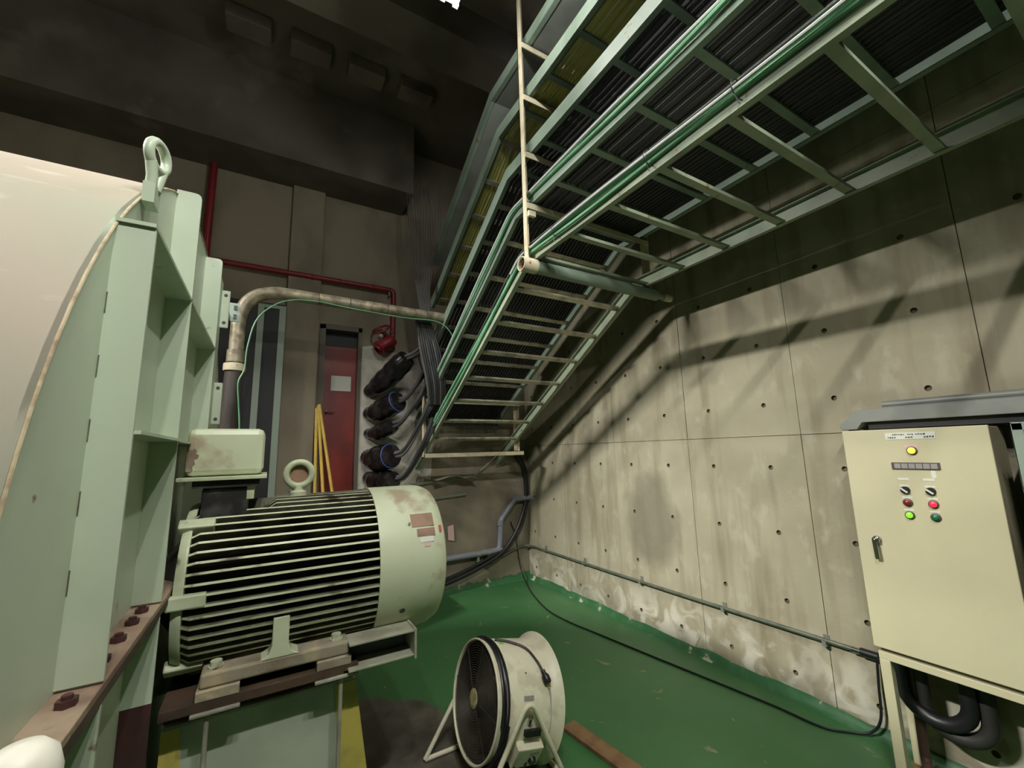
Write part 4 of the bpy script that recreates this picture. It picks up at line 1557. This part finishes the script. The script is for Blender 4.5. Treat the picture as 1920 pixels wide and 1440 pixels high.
# floor cable from the coupling to the corner
fcp = smooth_path([(XR - .03, 1.235, .452), (XR - .034, 1.245, .30), (3.105, 1.255, .12), (3.09, 1.31, .03), (3.04, 1.39, .008), (2.958, 1.504, .007), (2.935, 1.769, .007), (2.877, 2.145, .007), (2.804, 2.612, .007), (2.72, 3.176, .007),
                   (2.66, 3.6, .007), (2.67, 3.95, .007), (2.80, 4.42, .007), (2.95, 4.80, .010), (2.995, 4.955, .07), (2.985, YB - .02, .2), (2.93, YB - .02, .55), (2.86, YB - .02, .75)], 6)
tag(MB().tube(fcp, .0072, 8).build('floor_cable', 'black_rubber'), 'thin black cable snaking over the green floor from the corner to the cabinet', 'cable')

# coil hanging under the cabinet
for i, (yy, zz, R_, lab) in enumerate(((.965, .40, .125, 'left loop of black corrugated hose hanging under the control cabinet'), (.905, .345, .12, 'right loop of black corrugated hose hanging under the control cabinet'))):
    b = MB()
    P = [Vector((3.0 + .03 * i, yy + R_ * cos(a), zz + R_ * sin(a) * .95)) for a in [radians(180 + 180 * q / 14) for q in range(15)]]
    P = [Vector((3.0 + .03 * i, yy - R_, cz0 - .01))] + P + [Vector((3.0 + .03 * i, yy + R_, cz0 - .01))]
    b.tube(P, .034, 12)
    tag(b.build('hose_loop', 'hose_dark' if i else 'black_rubber'), lab, 'hose', 'hose loops under the cabinet')
b = MB()
b.tube(fillet([(3.02, 1.045, .60), (3.02, 1.05, .05), (2.86, .98, .022)], .05, 6), .022, 10)
tag(b.build('drop_pipe', 'dark_brown_pipe'), 'dark brown pipe dropping behind the front leg of the control cabinet', 'pipe')
b = MB()
b.box(3.04, 3.07, -.9, 1.03, 0, .03)
tag(b.build('floor_rail', 'dark_brown_pipe'), 'dark brown steel rail on the floor under the control cabinet', 'rail')

# ================================================================== CORNER PIPES
pv = thing('plastic_pipe', 'grey plastic pipe with elbows low on the end wall in the corner', 'pipe', (2.5, YB - .05, .38))
py = YB - .07
MB().tube(fillet([(1.2, py, .41), (2.66, py, .425), (2.69, py, .80), (2.90, py, 1.045), (XR + .01, py, 1.045)], .07, 6), .036, 14).build('pipe', 'pvc_grey', pv)
for (x, z, dx, dz) in ((2.655, .43, 1, 0), (2.68, .76, 0, 1), (2.35, .422, 1, 0), (2.50, .422, 1, 0)):
    v = Vector((dx, 0, dz))
    MB().cyl(Vector((x, py, z)) - v * .03, Vector((x, py, z)) + v * .03, .043 if x > 2.6 else .041, 14).build('pipe_collar', 'pvc_grey' if x > 2.6 else 'clip_zinc', pv)
for x in (2.35, 2.50):
    MB().box(x - .012, x + .012, py - .02, YB, .32, .39).build('pipe_bracket', 'clip_zinc', pv)
for i, (dx, r, lab) in enumerate(((0, .026, 'thick black cable sweeping down the corner behind the grey plastic pipe'), (.05, .018, 'slimmer black cable sweeping down the corner beside the thick one'))):
    P = smooth_path([(2.95 + dx, 4.98, 1.62), (3.06 + dx * .5, 4.97, 1.42), (3.075 + dx * .5, 4.965, 1.05), (2.93 + dx, 4.95, .68), (2.70 + dx, 4.945, .42 + dx), (2.40, 4.94, .28 + dx), (1.95, 4.94, .16 + dx), (1.4, 4.92, .09 + dx)], 6)
    tag(MB().tube(P, r, 10).build('thick_cable', 'black_rubber'), lab, 'cable')
# small pinkish rag on the wall foot beside the motor cover
b = MB()
b.prism([(1.98, YB - .02, .62), (2.06, YB - .02, .60), (2.05, YB - .02, .80), (1.97, YB - .02, .78)], (0, .016, 0))
tag(b.build('wall_box', 'label_pink', bevel=.006), 'small faded plate on the end wall just past the motor cover', 'plate')

# ceiling pads: a row of blocks standing for paler rectangles under the dark ceiling
for i in range(4):
    x = -.55 + .52 * i
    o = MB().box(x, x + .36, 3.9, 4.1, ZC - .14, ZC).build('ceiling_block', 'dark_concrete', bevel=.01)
    tag(o, 'one of the row of concrete blocks standing for paler rectangles under the dark ceiling', 'concrete block', 'blocks under the ceiling')
